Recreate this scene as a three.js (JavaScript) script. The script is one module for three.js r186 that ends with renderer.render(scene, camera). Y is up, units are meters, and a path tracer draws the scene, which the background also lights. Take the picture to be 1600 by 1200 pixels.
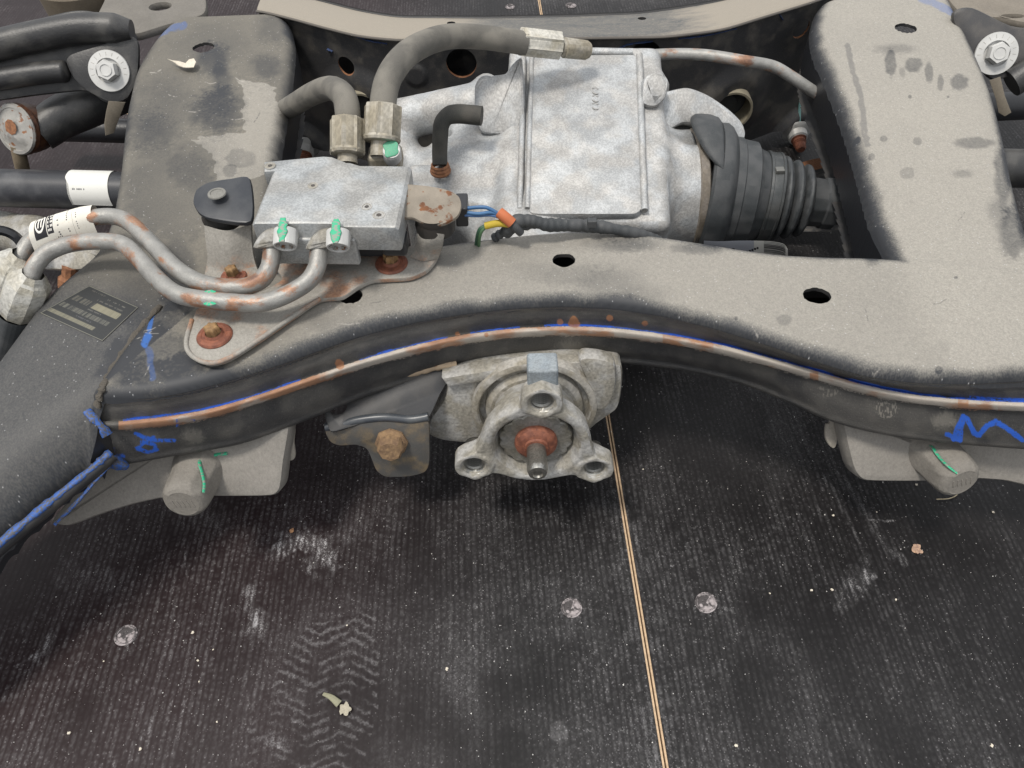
import * as THREE from 'three';
import { mergeGeometries, toCreasedNormals } from 'three/addons/utils/BufferGeometryUtils.js';
import { RoundedBoxGeometry } from 'three/addons/geometries/RoundedBoxGeometry.js';

// ---------------------------------------------------------------- camera, sky, sun, exposure
const scene = new THREE.Scene();
const FOC = 1202;                                            // focal length for a 1600 x 1200 frame (a phone's 26 mm lens)
const camera = new THREE.PerspectiveCamera(2 * Math.atan(600 / FOC) * 180 / Math.PI, 4 / 3, 0.02, 60);
camera.position.set(0, 0.75, 0);
camera.rotation.order = 'YXZ';
camera.rotation.set(-50 * Math.PI / 180, 0, -1.35 * Math.PI / 180);
camera.updateMatrixWorld(true);
const renderer = new THREE.WebGLRenderer({ antialias: true });
renderer.setSize(1024, 768);
renderer.toneMapping = THREE.LinearToneMapping;
renderer.toneMappingExposure = 1.85;
renderer.shadowMap.enabled = true;
{ // bright overcast sky, brighter towards the zenith
  const w = 64, h = 32, d = new Float32Array(w * h * 4);
  for (let y = 0; y < h; y++) for (let x = 0; x < w; x++) {
    const el = ((y + 0.5) / h - 0.5) * Math.PI, s = Math.sin(el), i = (y * w + x) * 4;
    const L = s > 0 ? 0.78 * (1 + 1.6 * s) / 2.6 : 0.13;
    d[i] = L * 0.985; d[i + 1] = L * 1.0; d[i + 2] = L * 1.03; d[i + 3] = 1;
  }
  const t = new THREE.DataTexture(d, w, h, THREE.RGBAFormat, THREE.FloatType);
  t.mapping = THREE.EquirectangularReflectionMapping; t.magFilter = THREE.LinearFilter; t.needsUpdate = true;
  scene.background = t; scene.environment = t;
}
const sun = new THREE.DirectionalLight(0xfff8ee, 1.5);
sun.position.set(-0.9, 3.0, -0.1); sun.target.position.set(0, 0, -0.7);
sun.castShadow = true; sun.shadow.radius = 20; sun.shadow.mapSize.set(2048, 2048);
Object.assign(sun.shadow.camera, { left: -1.6, right: 1.6, top: 1.6, bottom: -1.6, near: 0.5, far: 8 });
scene.add(sun, sun.target);

// ---------------------------------------------------------------- helpers
const V3 = (x, y, z) => new THREE.Vector3(x, y, z);
const CQ = camera.quaternion.clone(), CP = camera.position.clone(), CQI = CQ.clone().invert();
const ray = (u, v) => V3((u - 800) / FOC, (600 - v) / FOC, -1).applyQuaternion(CQ);
// Points surveyed on the photograph: where the line of sight meets the level of height h, or a vertical plane z = -d, or any plane
const P = (u, v, h) => { const r = ray(u, v); return CP.clone().addScaledVector(r, (h - CP.y) / r.y); };
const PZ = (u, v, d) => { const r = ray(u, v); return CP.clone().addScaledVector(r, (-d - CP.z) / r.z); };
const PN = (u, v, o, n) => { const r = ray(u, v); return CP.clone().addScaledVector(r, o.clone().sub(CP).dot(n) / r.dot(n)); };
const _pv = V3(0, 0, 0);
const proj = (x, y, z, o) => { _pv.set(x, y, z).sub(CP).applyQuaternion(CQI); const k = -FOC / _pv.z; o[0] = 800 + _pv.x * k; o[1] = 600 - _pv.y * k; return o; };
const clamp = (x, a = 0, b = 1) => Math.min(b, Math.max(a, x));
const sst = (a, b, x) => { const t = clamp((x - a) / (b - a)); return t * t * (3 - 2 * t); };
const mix = (a, b, t) => a + (b - a) * t;
let _s = 12345; const rnd = () => { _s = (_s + 0x6d2b79f5) | 0; let t = Math.imul(_s ^ (_s >>> 15), 1 | _s); t = (t + Math.imul(t ^ (t >>> 7), 61 | t)) ^ t; return ((t ^ (t >>> 14)) >>> 0) / 4294967296; };
const NZ = new Float32Array(65536); for (let i = 0; i < 65536; i++) NZ[i] = rnd();
const vn = (x, y, m = 255) => {                              // value noise, period m + 1
  const xi = Math.floor(x), yi = Math.floor(y); let fx = x - xi, fy = y - yi; fx = fx * fx * (3 - 2 * fx); fy = fy * fy * (3 - 2 * fy);
  const x0 = xi & m, x1 = (xi + 1) & m, y0 = (yi & m) << 8, y1 = ((yi + 1) & m) << 8;
  const a = NZ[y0 | x0], b = NZ[y0 | x1], c = NZ[y1 | x0], d = NZ[y1 | x1];
  return a + (b - a) * fx + (c - a + (a - b - c + d) * fx) * fy;
};
const fbm = (x, y, o = 4, m = 255) => { let s = 0, a = 0.5, t = 0; for (let i = 0; i < o; i++) { s += a * vn(x, y, m); t += a; x *= 2; y *= 2; x += 17; y += 31; a *= 0.5; m = m < 255 ? Math.min(255, m * 2 + 1) : m; } return s / t; };
const white = (i, j) => NZ[((i * 7919 + j * 104729) ^ (i >> 3)) & 65535];
const LUT = new Uint8Array(4097); for (let i = 0; i <= 4096; i++) { const c = i / 4096; LUT[i] = Math.round(255 * (c <= 0.0031308 ? c * 12.92 : 1.055 * Math.pow(c, 1 / 2.4) - 0.055)); }
function tex(w, h, fn, { srgb = true, repeat = true } = {}) { // fn writes linear rgb into c
  const d = new Uint8Array(w * h * 4), c = [0, 0, 0];
  for (let y = 0; y < h; y++) for (let x = 0; x < w; x++) {
    fn(x, y, c); const i = (y * w + x) * 4;
    for (let k = 0; k < 3; k++) { const q = clamp(c[k]); d[i + k] = srgb ? LUT[(q * 4096) | 0] : (q * 255) | 0; }
    d[i + 3] = 255;
  }
  const t = new THREE.DataTexture(d, w, h); t.magFilter = THREE.LinearFilter; t.minFilter = THREE.LinearMipmapLinearFilter; t.generateMipmaps = true;
  t.wrapS = t.wrapT = repeat ? THREE.RepeatWrapping : THREE.ClampToEdgeWrapping;
  if (srgb) t.colorSpace = THREE.SRGBColorSpace; t.needsUpdate = true; return t;
}
const M = (o) => new THREE.MeshStandardMaterial({ side: THREE.DoubleSide, ...o });
const taken = {};
const numbered = (n) => { const k = taken[n] = (taken[n] ?? -1) + 1; return k ? n + '_' + String(k).padStart(3, '0') : n; };
function mesh(name, geo, mat, parent, label) {
  const m = new THREE.Mesh(geo, mat); m.name = parent ? name : numbered(name); m.castShadow = m.receiveShadow = true;
  if (label) m.userData.label = label; if (parent) parent.add(m); return m;
}
function thing(name, label, category, group) { const g = new THREE.Group(); g.name = numbered(name); g.userData = { label, category }; if (group) g.userData.group = group; scene.add(g); return g; }
function single(name, geo, mat, label, category, group) { const m = mesh(name, geo, mat, null, label); m.userData.category = category; if (group) m.userData.group = group; scene.add(m); return m; }
// box mapping in metres so that grain keeps its size
function boxUV(g, s = 1) {
  if (g.index) g = g.toNonIndexed();
  const p = g.attributes.position.array, n = p.length / 9, uv = new Float32Array(n * 6);
  for (let i = 0; i < n; i++) {
    const a = i * 9, ux = p[a + 3] - p[a], uy = p[a + 4] - p[a + 1], uz = p[a + 5] - p[a + 2], vx = p[a + 6] - p[a], vy = p[a + 7] - p[a + 1], vz = p[a + 8] - p[a + 2];
    const nx = Math.abs(uy * vz - uz * vy), ny = Math.abs(uz * vx - ux * vz), nz = Math.abs(ux * vy - uy * vx);
    const A = nx > ny && nx > nz ? 2 : 0, B = ny >= nx && ny >= nz ? 2 : 1;
    for (let k = 0; k < 3; k++) { uv[i * 6 + k * 2] = p[a + k * 3 + A] / s; uv[i * 6 + k * 2 + 1] = p[a + k * 3 + B] / s; }
  }
  g.setAttribute('uv', new THREE.BufferAttribute(uv, 2)); return g;
}
const merge = (list) => mergeGeometries(list.map((g) => { const q = g.index ? g.toNonIndexed() : g; for (const k of Object.keys(q.attributes)) if (!['position', 'normal', 'uv'].includes(k)) q.deleteAttribute(k); return q; }));
const curve = (pts, closed = false, t = 0.5) => new THREE.CatmullRomCurve3(pts, closed, 'catmullrom', t);
function frameFor(dir) { const d = dir.clone().normalize(); return new THREE.Matrix4().makeBasis(...basis(d)); }
function basis(d) { const a = Math.abs(d.y) > 0.9 ? V3(0, 0, 1) : V3(0, 1, 0); const x = a.clone().cross(d).normalize(); return [x, d.clone(), x.clone().cross(d)]; } // second axis = d
// tube whose radius may change along the way; closed ends; uv in metres
function sweep(pts, rad, n = 48, m = 16, { cap = true, tension = 0.5, lin = false, squash } = {}) {
  const c = lin ? null : curve(pts, false, tension), P0 = [], L = [0];
  for (let i = 0; i <= n; i++) { P0.push(c ? c.getPoint(i / n) : pts[i]); if (i) L.push(L[i - 1] + P0[i].distanceTo(P0[i - 1])); }
  const R = typeof rad === 'number' ? () => rad : rad; let N = null; const pos = [], uv = [], idx = [];
  for (let i = 0; i <= n; i++) {
    const T = P0[Math.min(n, i + 1)].clone().sub(P0[Math.max(0, i - 1)]).normalize();
    if (!N) N = basis(T)[0]; N.addScaledVector(T, -N.dot(T)).normalize(); const B = T.clone().cross(N), r = R(i / n), q = squash ? squash(i / n) : [1, 1];
    for (let j = 0; j <= m; j++) { const a = j / m * Math.PI * 2, p = P0[i].clone().addScaledVector(N, Math.cos(a) * r * q[0]).addScaledVector(B, Math.sin(a) * r * q[1]); pos.push(p.x, p.y, p.z); uv.push(L[i], j / m * 2 * Math.PI * r); }
  }
  for (let i = 0; i < n; i++) for (let j = 0; j < m; j++) { const a = i * (m + 1) + j, b = a + m + 1; idx.push(a, a + 1, b, a + 1, b + 1, b); }
  const g = new THREE.BufferGeometry(); g.setAttribute('position', new THREE.Float32BufferAttribute(pos, 3)); g.setAttribute('uv', new THREE.Float32BufferAttribute(uv, 2)); g.setIndex(idx); g.computeVertexNormals();
  { const a = g.attributes.normal; for (let i = 0; i <= n; i++) { const p = i * (m + 1), q = p + m, x = a.getX(p) + a.getX(q), y = a.getY(p) + a.getY(q), z = a.getZ(p) + a.getZ(q), l = Math.hypot(x, y, z) || 1; a.setXYZ(p, x / l, y / l, z / l); a.setXYZ(q, x / l, y / l, z / l); } }
  if (!cap) return g;
  const caps = [];
  for (const [i, s] of [[0, -1], [n, 1]]) {
    const cp = [], cu = [], ci = [], ce = P0[i]; cp.push(ce.x, ce.y, ce.z); cu.push(0, 0);
    for (let j = 0; j <= m; j++) { const k = (i * (m + 1) + j) * 3; cp.push(pos[k], pos[k + 1], pos[k + 2]); cu.push(0.01 * Math.cos(j / m * 6.283), 0.01 * Math.sin(j / m * 6.283)); }
    for (let j = 1; j <= m; j++) s > 0 ? ci.push(0, j, j + 1) : ci.push(0, j + 1, j);
    const q = new THREE.BufferGeometry(); q.setAttribute('position', new THREE.Float32BufferAttribute(cp, 3)); q.setAttribute('uv', new THREE.Float32BufferAttribute(cu, 2)); q.setIndex(ci); q.computeVertexNormals(); caps.push(q);
  }
  return merge([g, ...caps]);
}
// turned part: profile [[radius, distance along axis], ...] from origin o along dir
function turned(profile, o, dir, seg = 40, phi0 = 0, phi = Math.PI * 2) {
  const g = new THREE.LatheGeometry(profile.map(([r, s]) => new THREE.Vector2(Math.max(r, 1e-5), s)), seg, phi0, phi);
  const c = toCreasedNormals(g, 0.6);
  c.applyMatrix4(frameFor(dir).setPosition(o)); return boxUV(c);
}
// plate with its outline surveyed on a plane (o, n), thickness going behind the plane
function plate(px, o, n, thick, bevel = 0.0012, { smooth = true, holes = [], raw = false } = {}) {
  const N = n.clone().normalize(), [x, , z0] = basis(N), y = N.clone().cross(x).normalize();
  const loc = (p) => { const d = p.clone().sub(o); return new THREE.Vector2(d.dot(x), d.dot(y)); };
  let pts = raw ? px.map(loc) : px.map(([u, v]) => loc(PN(u, v, o, N)));
  if (smooth) { const c = new THREE.CatmullRomCurve3(pts.map((p) => V3(p.x, p.y, 0)), true, 'catmullrom', typeof smooth === 'number' ? smooth : 0.5); pts = c.getPoints(pts.length * 5).slice(0, -1).map((p) => new THREE.Vector2(p.x, p.y)); }
  const sh = new THREE.Shape(pts);
  for (const [u, v, r, r2] of holes) { const c = loc(PN(u, v, o, N)); const h = new THREE.Path(); h.absellipse(c.x, c.y, r, r2 ?? r, 0, Math.PI * 2); sh.holes.push(h); }
  const g = new THREE.ExtrudeGeometry(sh, { depth: Math.max(1e-4, thick - 2 * bevel), bevelEnabled: bevel > 0, bevelThickness: bevel, bevelSize: bevel, bevelOffset: -bevel, bevelSegments: 2, curveSegments: 14 });
  g.translate(0, 0, -thick + bevel);
  g.applyMatrix4(new THREE.Matrix4().makeBasis(x, y, N).setPosition(o));
  return boxUV(toCreasedNormals(g, 0.7));
}
// loft: rows of points (all with the same count); smooth across and along; uv = (station, row)
function loft(rows, nu, sub = 4, { tensionRows = 0.5, closed = false } = {}) {
  const along = rows.map((r) => curve(r, false, 0.5).getSpacedPoints ? r : r);
  const cs = along.map((r) => curve(r)); const pos = [], uv = [], idx = []; const nr = rows.length, nv = (nr - 1) * sub;
  for (let i = 0; i <= nu; i++) {
    const st = cs.map((c) => c.getPoint(i / nu)); const cc = curve(st, false, tensionRows);
    for (let j = 0; j <= nv; j++) { const p = cc.getPoint(j / nv); pos.push(p.x, p.y, p.z); uv.push(i / nu, j / nv); }
  }
  for (let i = 0; i < nu; i++) for (let j = 0; j < nv; j++) { const a = i * (nv + 1) + j, b = a + nv + 1; idx.push(a, a + 1, b, a + 1, b + 1, b); }
  const g = new THREE.BufferGeometry(); g.setAttribute('position', new THREE.Float32BufferAttribute(pos, 3)); g.setAttribute('uv', new THREE.Float32BufferAttribute(uv, 2)); g.setIndex(idx); g.computeVertexNormals(); return g;
}
// surface nets: mesh of a signed distance function, smooth normals from its gradient
function nets(f, lo, hi, cell, { uv = 1, crease = 0 } = {}) {
  const n = [0, 1, 2].map((k) => Math.ceil((hi[k] - lo[k]) / cell) + 1), [nx, ny, nz] = n, val = new Float32Array(nx * ny * nz);
  const BL = 5, far = BL * cell * 1.5; // blocks wholly inside or outside are filled at once
  for (let K = 0; K < nz; K += BL) for (let J = 0; J < ny; J += BL) for (let I = 0; I < nx; I += BL) {
    const c = f(lo[0] + (I + BL / 2) * cell, lo[1] + (J + BL / 2) * cell, lo[2] + (K + BL / 2) * cell), fill = Math.abs(c) > far;
    for (let k = K; k < Math.min(nz, K + BL); k++) for (let j = J; j < Math.min(ny, J + BL); j++) for (let i = I; i < Math.min(nx, I + BL); i++) val[i + j * nx + k * nx * ny] = fill ? c : f(lo[0] + i * cell, lo[1] + j * cell, lo[2] + k * cell);
  }
  const id = new Int32Array(nx * ny * nz).fill(-1), pos = [], idx = [], S = [1, nx, nx * ny];
  const E = [[0, 1], [0, 2], [0, 4], [1, 3], [1, 5], [2, 3], [2, 6], [3, 7], [4, 5], [4, 6], [5, 7], [6, 7]], off = [0, 1, 2, 3, 4, 5, 6, 7].map((c) => (c & 1) + ((c >> 1) & 1) * nx + (c >> 2) * nx * ny);
  for (let k = 0; k < nz - 1; k++) for (let j = 0; j < ny - 1; j++) for (let i = 0; i < nx - 1; i++) {
    const b = i + j * nx + k * nx * ny; let m = 0; for (let c = 0; c < 8; c++) if (val[b + off[c]] < 0) m |= 1 << c;
    if (m === 0 || m === 255) continue; let x = 0, y = 0, z = 0, t = 0;
    for (const [c, d] of E) { if (((m >> c) & 1) === ((m >> d) & 1)) continue; const a = val[b + off[c]], e = val[b + off[d]], w = a / (a - e); x += (c & 1) + w * ((d & 1) - (c & 1)); y += ((c >> 1) & 1) + w * (((d >> 1) & 1) - ((c >> 1) & 1)); z += (c >> 2) + w * ((d >> 2) - (c >> 2)); t++; }
    id[b] = pos.length / 3; pos.push(lo[0] + (i + x / t) * cell, lo[1] + (j + y / t) * cell, lo[2] + (k + z / t) * cell);
  }
  for (let k = 1; k < nz - 1; k++) for (let j = 1; j < ny - 1; j++) for (let i = 1; i < nx - 1; i++) {
    const b = i + j * nx + k * nx * ny;
    for (let a = 0; a < 3; a++) {
      const s0 = val[b] < 0, s1 = val[b + S[a]] < 0; if (s0 === s1) continue; const u = S[(a + 1) % 3], v = S[(a + 2) % 3], A = id[b], B = id[b - u], C = id[b - u - v], D = id[b - v];
      if (s0) idx.push(A, B, C, A, C, D); else idx.push(A, C, B, A, D, C);
    }
  }
  const nor = new Float32Array(pos.length), e = cell * 0.5;
  for (let i = 0; i < pos.length; i += 3) { const x = pos[i], y = pos[i + 1], z = pos[i + 2]; const a = f(x + e, y, z) - f(x - e, y, z), b = f(x, y + e, z) - f(x, y - e, z), c = f(x, y, z + e) - f(x, y, z - e), l = Math.hypot(a, b, c) || 1; nor[i] = a / l; nor[i + 1] = b / l; nor[i + 2] = c / l; }
  const g = new THREE.BufferGeometry(); g.setAttribute('position', new THREE.Float32BufferAttribute(pos, 3)); g.setAttribute('normal', new THREE.BufferAttribute(nor, 3)); g.setIndex(idx); return boxUV(g, uv);
}
const smin = (a, b, k) => { const h = Math.max(k - Math.abs(a - b), 0) / k; return Math.min(a, b) - h * h * k * 0.25; };
const smax = (a, b, k) => -smin(-a, -b, k);
const sdBox = (x, y, z, a, b, c, r) => { const X = Math.abs(x) - a + r, Y = Math.abs(y) - b + r, Z = Math.abs(z) - c + r; return Math.hypot(Math.max(X, 0), Math.max(Y, 0), Math.max(Z, 0)) + Math.min(0, Math.max(X, Y, Z)) - r; };
const sdCap = (x, y, z, A, B, ra, rb) => { const bx = B.x - A.x, by = B.y - A.y, bz = B.z - A.z, px = x - A.x, py = y - A.y, pz = z - A.z, h = clamp((px * bx + py * by + pz * bz) / (bx * bx + by * by + bz * bz)); return Math.hypot(px - bx * h, py - by * h, pz - bz * h) - mix(ra, rb, h); };
const sdCyl = (x, y, z, A, B, r, e = 0.003) => { const bx = B.x - A.x, by = B.y - A.y, bz = B.z - A.z, l = Math.hypot(bx, by, bz), px = x - A.x, py = y - A.y, pz = z - A.z, t = (px * bx + py * by + pz * bz) / l, d = Math.sqrt(Math.max(0, px * px + py * py + pz * pz - t * t)) - r, s = Math.abs(t - l / 2) - l / 2, X = d + e, Y = s + e; return Math.min(Math.max(X, Y), 0) + Math.hypot(Math.max(X, 0), Math.max(Y, 0)) - e; };
const segD = (x, y, ax, ay, bx, by) => { const dx = bx - ax, dy = by - ay, h = clamp(((x - ax) * dx + (y - ay) * dy) / (dx * dx + dy * dy)); return Math.hypot(x - ax - dx * h, y - ay - dy * h); };
const lineD = (x, y, L) => { let d = 1e9; for (let i = 1; i < L.length; i++) d = Math.min(d, segD(x, y, L[i - 1][0], L[i - 1][1], L[i][0], L[i][1])); return d; };
const inPoly = (x, y, L) => { let s = false; for (let i = 0, j = L.length - 1; i < L.length; j = i++) if ((L[i][1] > y) !== (L[j][1] > y) && x < (L[j][0] - L[i][0]) * (y - L[i][1]) / (L[j][1] - L[i][1]) + L[i][0]) s = !s; return s; };
const lerpL = (L, x) => { if (x <= L[0][0]) return L[0][1]; for (let i = 1; i < L.length; i++) if (x <= L[i][0]) return mix(L[i - 1][1], L[i][1], (x - L[i - 1][0]) / (L[i][0] - L[i - 1][0])); return L[L.length - 1][1]; };

// ---------------------------------------------------------------- materials
const tile = (fn, n = 512, o) => tex(n, n, fn, o);
const rep = (t, s) => { t.repeat.set(1 / s, 1 / s); return t; };
const aluMap = rep(tile((x, y, c) => {                        // oxidised cast aluminium: white bloom over grey, faint blue and ochre
  const a = fbm(x / 4, y / 4, 3, 127), b = fbm(x / 64 + 9, y / 64, 5, 7), f = white(x, y), w = sst(0.34, 0.7, a * 0.75 + b * 0.25), t = sst(0.3, 0.7, fbm(x / 64 + 40, y / 64 + 7, 3, 7));
  let g = mix(0.32, 0.43, w) * mix(0.84, 1.07, sst(0.25, 0.75, b)) * (0.96 + 0.08 * f); if (f > 0.99) g *= 0.75;
  c[0] = g * mix(0.97, 1.015, t); c[1] = g * 1.0; c[2] = g * mix(1.015, 0.965, t);
}), 0.16);
const aluBump = rep(tile((x, y, c) => { c[0] = c[1] = c[2] = fbm(x / 8, y / 8, 4, 63) * 0.7 + white(x, y) * 0.3; }, 512, { srgb: false }), 0.16);
const alu = M({ map: aluMap, bumpMap: aluBump, bumpScale: 0.0005, roughness: 0.58, metalness: 0.3 });
const aluDirtMap = rep(tile((x, y, c) => {                    // the same casting with brown road dirt
  const a = fbm(x / 8, y / 8, 4, 63), b = fbm(x / 64 + 3, y / 64, 4, 7), f = white(x, y), d = sst(0.3, 0.7, b);
  const g = mix(0.27, 0.38, sst(0.28, 0.72, a * 0.8 + f * 0.2)) * mix(1.08, 0.82, d); c[0] = g; c[1] = g * mix(0.985, 0.94, d); c[2] = g * mix(0.94, 0.8, d);
}), 0.13);
const aluDirt = M({ map: aluDirtMap, bumpMap: aluBump, bumpScale: 0.0007, roughness: 0.7, metalness: 0.2 });
const blackMap = rep(tile((x, y, c) => {                      // black coating with specks of grit and thin dust
  const a = fbm(x / 64, y / 64, 5, 7), f = white(x, y), d = clamp(0.12 + sst(0.3, 0.8, a) * 0.3 + (f > 0.97 ? 0.35 : 0) + (f - 0.5) * 0.12);
  c[0] = mix(0.016, 0.15, d * 0.6); c[1] = mix(0.018, 0.135, d * 0.6); c[2] = mix(0.022, 0.115, d * 0.6);
}), 0.14);
const black = M({ map: blackMap, roughness: 0.48 });
const blackClean = M({ color: new THREE.Color(0.017, 0.018, 0.021), roughness: 0.36, bumpMap: aluBump, bumpScale: 0.0002 });
const dustMap = rep(tile((x, y, c) => {                       // settled tan dust, sandy grain
  const a = fbm(x / 64, y / 64, 4, 7), f = white(x, y), g = fbm(x / 4, y / 4, 2, 127), k = mix(0.2, 0.27, a) * (0.8 + 0.25 * f + 0.25 * g);
  c[0] = k * 1.06; c[1] = k * 0.97; c[2] = k * 0.83;
}), 0.22);
const dust = M({ map: dustMap, roughness: 0.9, bumpMap: aluBump, bumpScale: 0.0005 });
const rubberMap = rep(tile((x, y, c) => { const a = fbm(x / 64, y / 64, 5, 7), f = white(x, y), d = clamp(0.2 + 0.4 * sst(0.3, 0.75, a) + (f - 0.5) * 0.3 + (f > 0.965 ? 0.7 : 0)); c[0] = mix(0.022, 0.125, d * 0.7); c[1] = mix(0.027, 0.122, d * 0.7); c[2] = mix(0.029, 0.118, d * 0.7); }), 0.13);
const rubber = M({ map: rubberMap, color: new THREE.Color(0.82, 0.84, 0.88), roughness: 0.62 });
const hoseMap = rep(tile((x, y, c) => { const a = fbm(x / 64, y / 64, 5, 7), f = white(x, y), d = clamp(0.3 + 0.45 * sst(0.25, 0.75, a) + (f - 0.5) * 0.25); c[0] = mix(0.06, 0.2, d); c[1] = mix(0.058, 0.187, d); c[2] = mix(0.054, 0.16, d); }), 0.15);
const hose = M({ map: hoseMap, roughness: 0.85 });
const rustCol = (n, c) => { c[0] = mix(0.1, 0.36, n); c[1] = mix(0.042, 0.165, n); c[2] = mix(0.026, 0.075, n); };
const rustMap = rep(tile((x, y, c) => { const a = fbm(x / 16, y / 16, 4, 31), f = white(x, y); rustCol(clamp(a * 0.9 + f * 0.25 - 0.1), c); }, 256), 0.06);
const rust = M({ map: rustMap, roughness: 0.88, bumpMap: aluBump, bumpScale: 0.0006 });
const rustRed = M({ map: rustMap, color: new THREE.Color(0.8, 0.62, 0.72), roughness: 0.7, bumpMap: aluBump, bumpScale: 0.0004 });
const zincMap = rep(tile((x, y, c) => {                       // zinc pipe: grey, tan film, rust blooms
  const a = fbm(x / 32, y / 32, 4, 15), r = fbm(x / 26 + 11, y / 64 * 3 + 5, 4, 15), f = white(x, y), g = mix(0.26, 0.42, a) * (0.92 + 0.16 * f), k = sst(0.66, 0.72, r + (f - 0.5) * 0.08);
  const q = [0, 0, 0]; rustCol(a, q); c[0] = mix(g * 1.03, q[0], k); c[1] = mix(g, q[1], k); c[2] = mix(g * 0.93, q[2], k);
}), 0.16);
const zinc = M({ map: zincMap, roughness: 0.5, metalness: 0.3, bumpMap: aluBump, bumpScale: 0.0003 });
const zincWhite = M({ map: rep(tile((x, y, c) => { const a = fbm(x / 32, y / 32, 4, 7), f = white(x, y), g = mix(0.44, 0.56, a) * (0.95 + 0.1 * f); c[0] = g; c[1] = g; c[2] = g * 0.97; }, 256), 0.08), roughness: 0.5, metalness: 0.15 });
const steel = M({ map: aluMap, color: new THREE.Color(0.75, 0.73, 0.68), roughness: 0.32, metalness: 0.8 });
const greenPaint = M({ map: rep(tile((x, y, c) => { const n = fbm(x / 10, y / 22, 4, 31), f = white(x, y), k = sst(0.36, 0.52, n + (f - 0.5) * 0.22); c[0] = mix(0.24, 0.025, k); c[1] = mix(0.24, 0.36, k); c[2] = mix(0.21, 0.19, k); }, 256), 0.035), roughness: 0.6 });
const bluePaint = M({ color: new THREE.Color(0.015, 0.09, 0.45), roughness: 0.5 });

// ---------------------------------------------------------------- floor: film-faced plywood panels, open joint between them
const fdir = ray(705, -832); fdir.y = 0; fdir.normalize();
const fside = V3(-fdir.z, 0, fdir.x), fo = P(950.5, 655, 0);
const fw = (s, t) => V3(fo.x + fside.x * s + fdir.x * t, 0, fo.z + fside.z * s + fdir.z * t);
const floc = (p) => [(p.x - fo.x) * fside.x + (p.z - fo.z) * fside.z, (p.x - fo.x) * fdir.x + (p.z - fo.z) * fdir.z];
const FS0 = -1.0, FS1 = 0.8, FT0 = -0.45, FT1 = 0.75, FW = 2048, FH = 1366;
const printPoly = [[478, 978], [585, 955], [592, 1050], [580, 1150], [560, 1230], [385, 1230], [392, 1120], [440, 1040]];
const smears = [ // chalky smears: polyline, half width, strength
  [[[430, 862], [470, 846], [500, 852], [520, 880]], 9, 0.9], [[[445, 850], [480, 842], [500, 850]], 12, 0.8], [[[480, 885], [505, 872]], 8, 0.7], [[[392, 925], [398, 960], [404, 985]], 9, 0.8], [[[395, 985], [410, 975]], 14, 0.45],
  [[[300, 796], [345, 815]], 16, 0.4], [[[110, 900], [150, 905]], 20, 0.35], [[[78, 992], [55, 1030]], 4, 0.8], [[[82, 995], [70, 1022]], 3, 0.7], [[[25, 1042], [55, 1022]], 1.5, 0.9],
  [[[425, 1160], [450, 1165]], 9, 0.8], [[[700, 985], [700, 1030]], 3, 0.3], [[[1335, 912], [1345, 905], [1362, 896]], 7, 0.7], [[[1320, 930], [1350, 900]], 16, 0.4], [[[1395, 858], [1412, 880]], 5, 0.5], [[[1353, 812], [1395, 814]], 1.2, 0.8], [[[1320, 750], [1395, 870]], 5, 0.28], [[[1290, 745], [1360, 880]], 3, 0.3],
  [[[287, 800], [288, 860], [291, 900]], 0.7, 0.6], [[[383, 815], [385, 850], [398, 875]], 0.8, 0.6], [[[285, 1110], [277, 1170]], 1.2, 0.45], [[[236, 1122], [233, 1150]], 3, 0.5], [[[311, 965], [303, 1032]], 0.8, 0.4], [[[895, 950], [940, 953]], 0.8, 0.5], [[[1125, 948], [1145, 955]], 2, 0.4], [[[560, 825], [520, 850], [505, 900]], 12, 0.2], [[[960, 790], [985, 880], [1005, 1000]], 22, 0.22], [[[1015, 1100], [1020, 1200]], 22, 0.35], [[[200, 1010], [202, 1024]], 1.5, 0.7],
  [[[560, 5], [600, 18], [640, 8]], 7, 0.6], [[[590, 25], [680, 5]], 5, 0.5], [[[650, 12], [740, 16]], 4, 0.5], [[[700, 30], [730, 8]], 6, 0.4], [[[845, -10], [850, 26]], 5, 0.9], [[[770, 5], [800, 25]], 5, 0.4],
];
for (const s of smears) { const X = s[0].map((p) => p[0]), Y = s[0].map((p) => p[1]), w = s[1] * 2.2; s[3] = [Math.min(...X) - w, Math.max(...X) + w, Math.min(...Y) - w, Math.max(...Y) + w]; }
const fpx = [0, 0], floorAux = new Float32Array(FW * FH * 2);
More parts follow.
